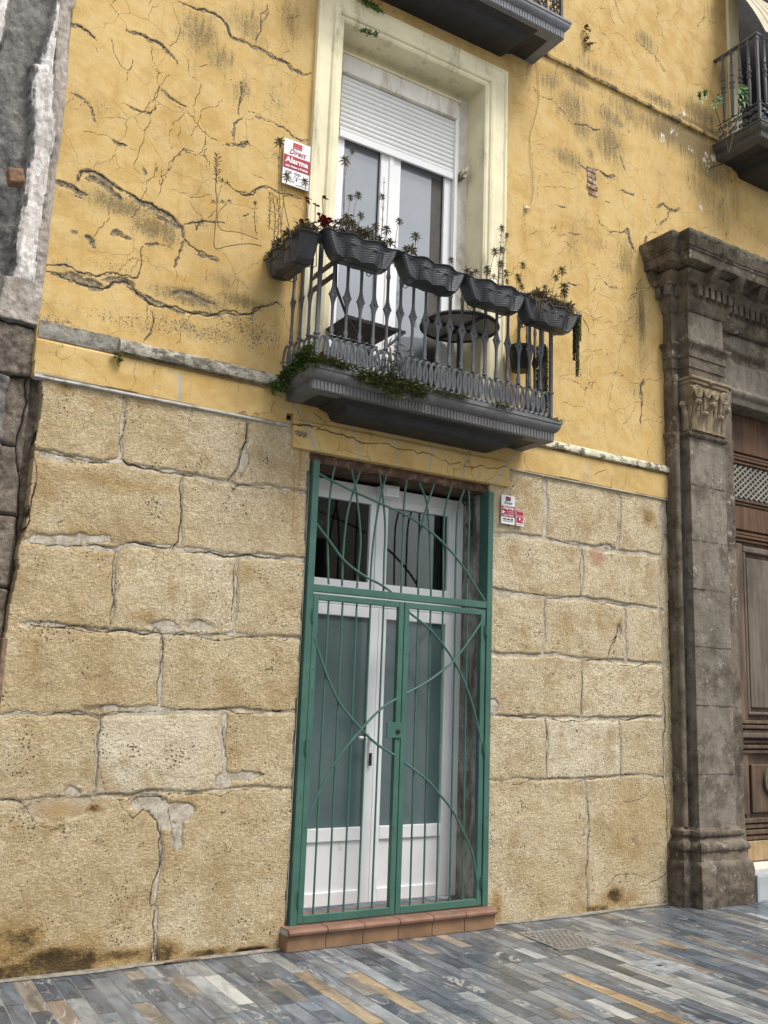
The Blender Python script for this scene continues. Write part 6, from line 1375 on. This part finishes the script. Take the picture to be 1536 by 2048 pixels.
# ================================================================ PAVING ITEMS
mh = thing('drain_cover', (4.77, -.56, .002), 'square cast iron cover with a fish-scale pattern set in the paving', 'drain cover')
a_ = R(-5); ca, sa = math.cos(a_), math.sin(a_)
def mrot(mb): mb.v = [(4.77+(x*ca-y*sa), -.56+(x*sa+y*ca), z) for x, y, z in mb.v]; return mb
mrot(MB().box(-.18, .18, -.22, .22, -.01, .005)).build('cover_plate', M_CAST, mh, bevel=.001)
fr_ = MB(); fr_.box(-.195, -.178, -.235, .235, -.01, .008).box(.178, .195, -.235, .235, -.01, .008).box(-.178, .178, -.235, -.218, -.01, .008).box(-.178, .178, .218, .235, -.01, .008); mrot(fr_).build('cover_frame', M_CAST2, mh)
fs = MB()
for i in range(9):
    for j in range(11):
        x, y = -.16+.04*i+.02*(j % 2), -.20+.04*j
        if x > .165: continue
        fs.tube([(x+.017*math.cos(t), y+.017*math.sin(t), .0065) for t in np.linspace(0, math.pi, 7)], .0042, 4)
mrot(fs).build('cover_pattern', M_CAST2, mh)
cc = MB(); c0 = (4.90, -1.32)
cc.box(c0[0]-.16, c0[0]+.16, c0[1]-.14, c0[1]+.14, -.01, .0035)
tag(cc.build('valve_cover', simple('grey_concrete_cover', (.26, .27, .27), .7, .2, 10, 40, .4, .004, dirt=(.14, .15, .16), dsc=9, dth=(.45, .6)), None, bevel=.001), 'small grey cover with a dark lifting hole set in the paving to the right', 'cover')
MB().box(c0[0]-.02, c0[0]+.02, c0[1]-.012, c0[1]+.012, .0036, .0045).build('lifting_hole', M_BLK, bpy.data.objects['valve_cover'])
tw_ = MB().tube([(2.12, -.06, .012), (2.25, -.065, .018), (2.34, -.07, .012)], .006, 6); tag(tw_.build('twig', M_STEM, None, True), 'brown stick lying at the foot of the sandstone wall', 'twig')

# ================================================================ ACROSS THE STREET (seen in the panes only)
ob = thing('opposite_building', (2, -17, 0), 'pale gabled building across the street mirrored in the balcony window', 'building')
MB().box(-2, 14, -24, -17, 0, 7.4).build('wall', M_OPP, ob); rf = MB(); rf.v = [(-2.3, -16.7, 7.4), (14.3, -16.7, 7.4), (14.3, -24, 7.4), (-2.3, -24, 7.4), (-2.3, -20.4, 9.6), (14.3, -20.4, 9.6)]
rf.f = [(0, 1, 5, 4), (3, 4, 5, 2), (0, 4, 3), (1, 2, 5), (0, 3, 2, 1)]; rf.build('roof', M_ROOF, ob)
for k in range(5):
    for z in (1.2, 4.2): MB().box(-.6+3*k, .5+3*k, -17.02, -16.98, z, z+1.7).build('window', M_DARK, ob)
tr_ = thing('street_tree', (18, -16, 0), 'leafy street tree opposite, mirrored in the balcony window', 'tree')
MB().tube([(18, -16, 0), (18.1, -16, 3), (17.9, -16.1, 7)], [.26, .2, .12], 8).build('trunk', M_BARK, tr_, True); cw_ = MB(); r_ = random.Random(30)
for k in range(2500):
    d_ = Vector((r_.gauss(0, 1), r_.gauss(0, 1), r_.gauss(0, 1))).normalized()*2.2*r_.random()**.4; leafq(cw_, (18+d_.x, -16+d_.y, 8.3+d_.z*1.1), (r_.gauss(0, 1), r_.gauss(0, 1), r_.gauss(0, 1)), .28, .2)
cw_.build('crown', M_FOL, tr_)
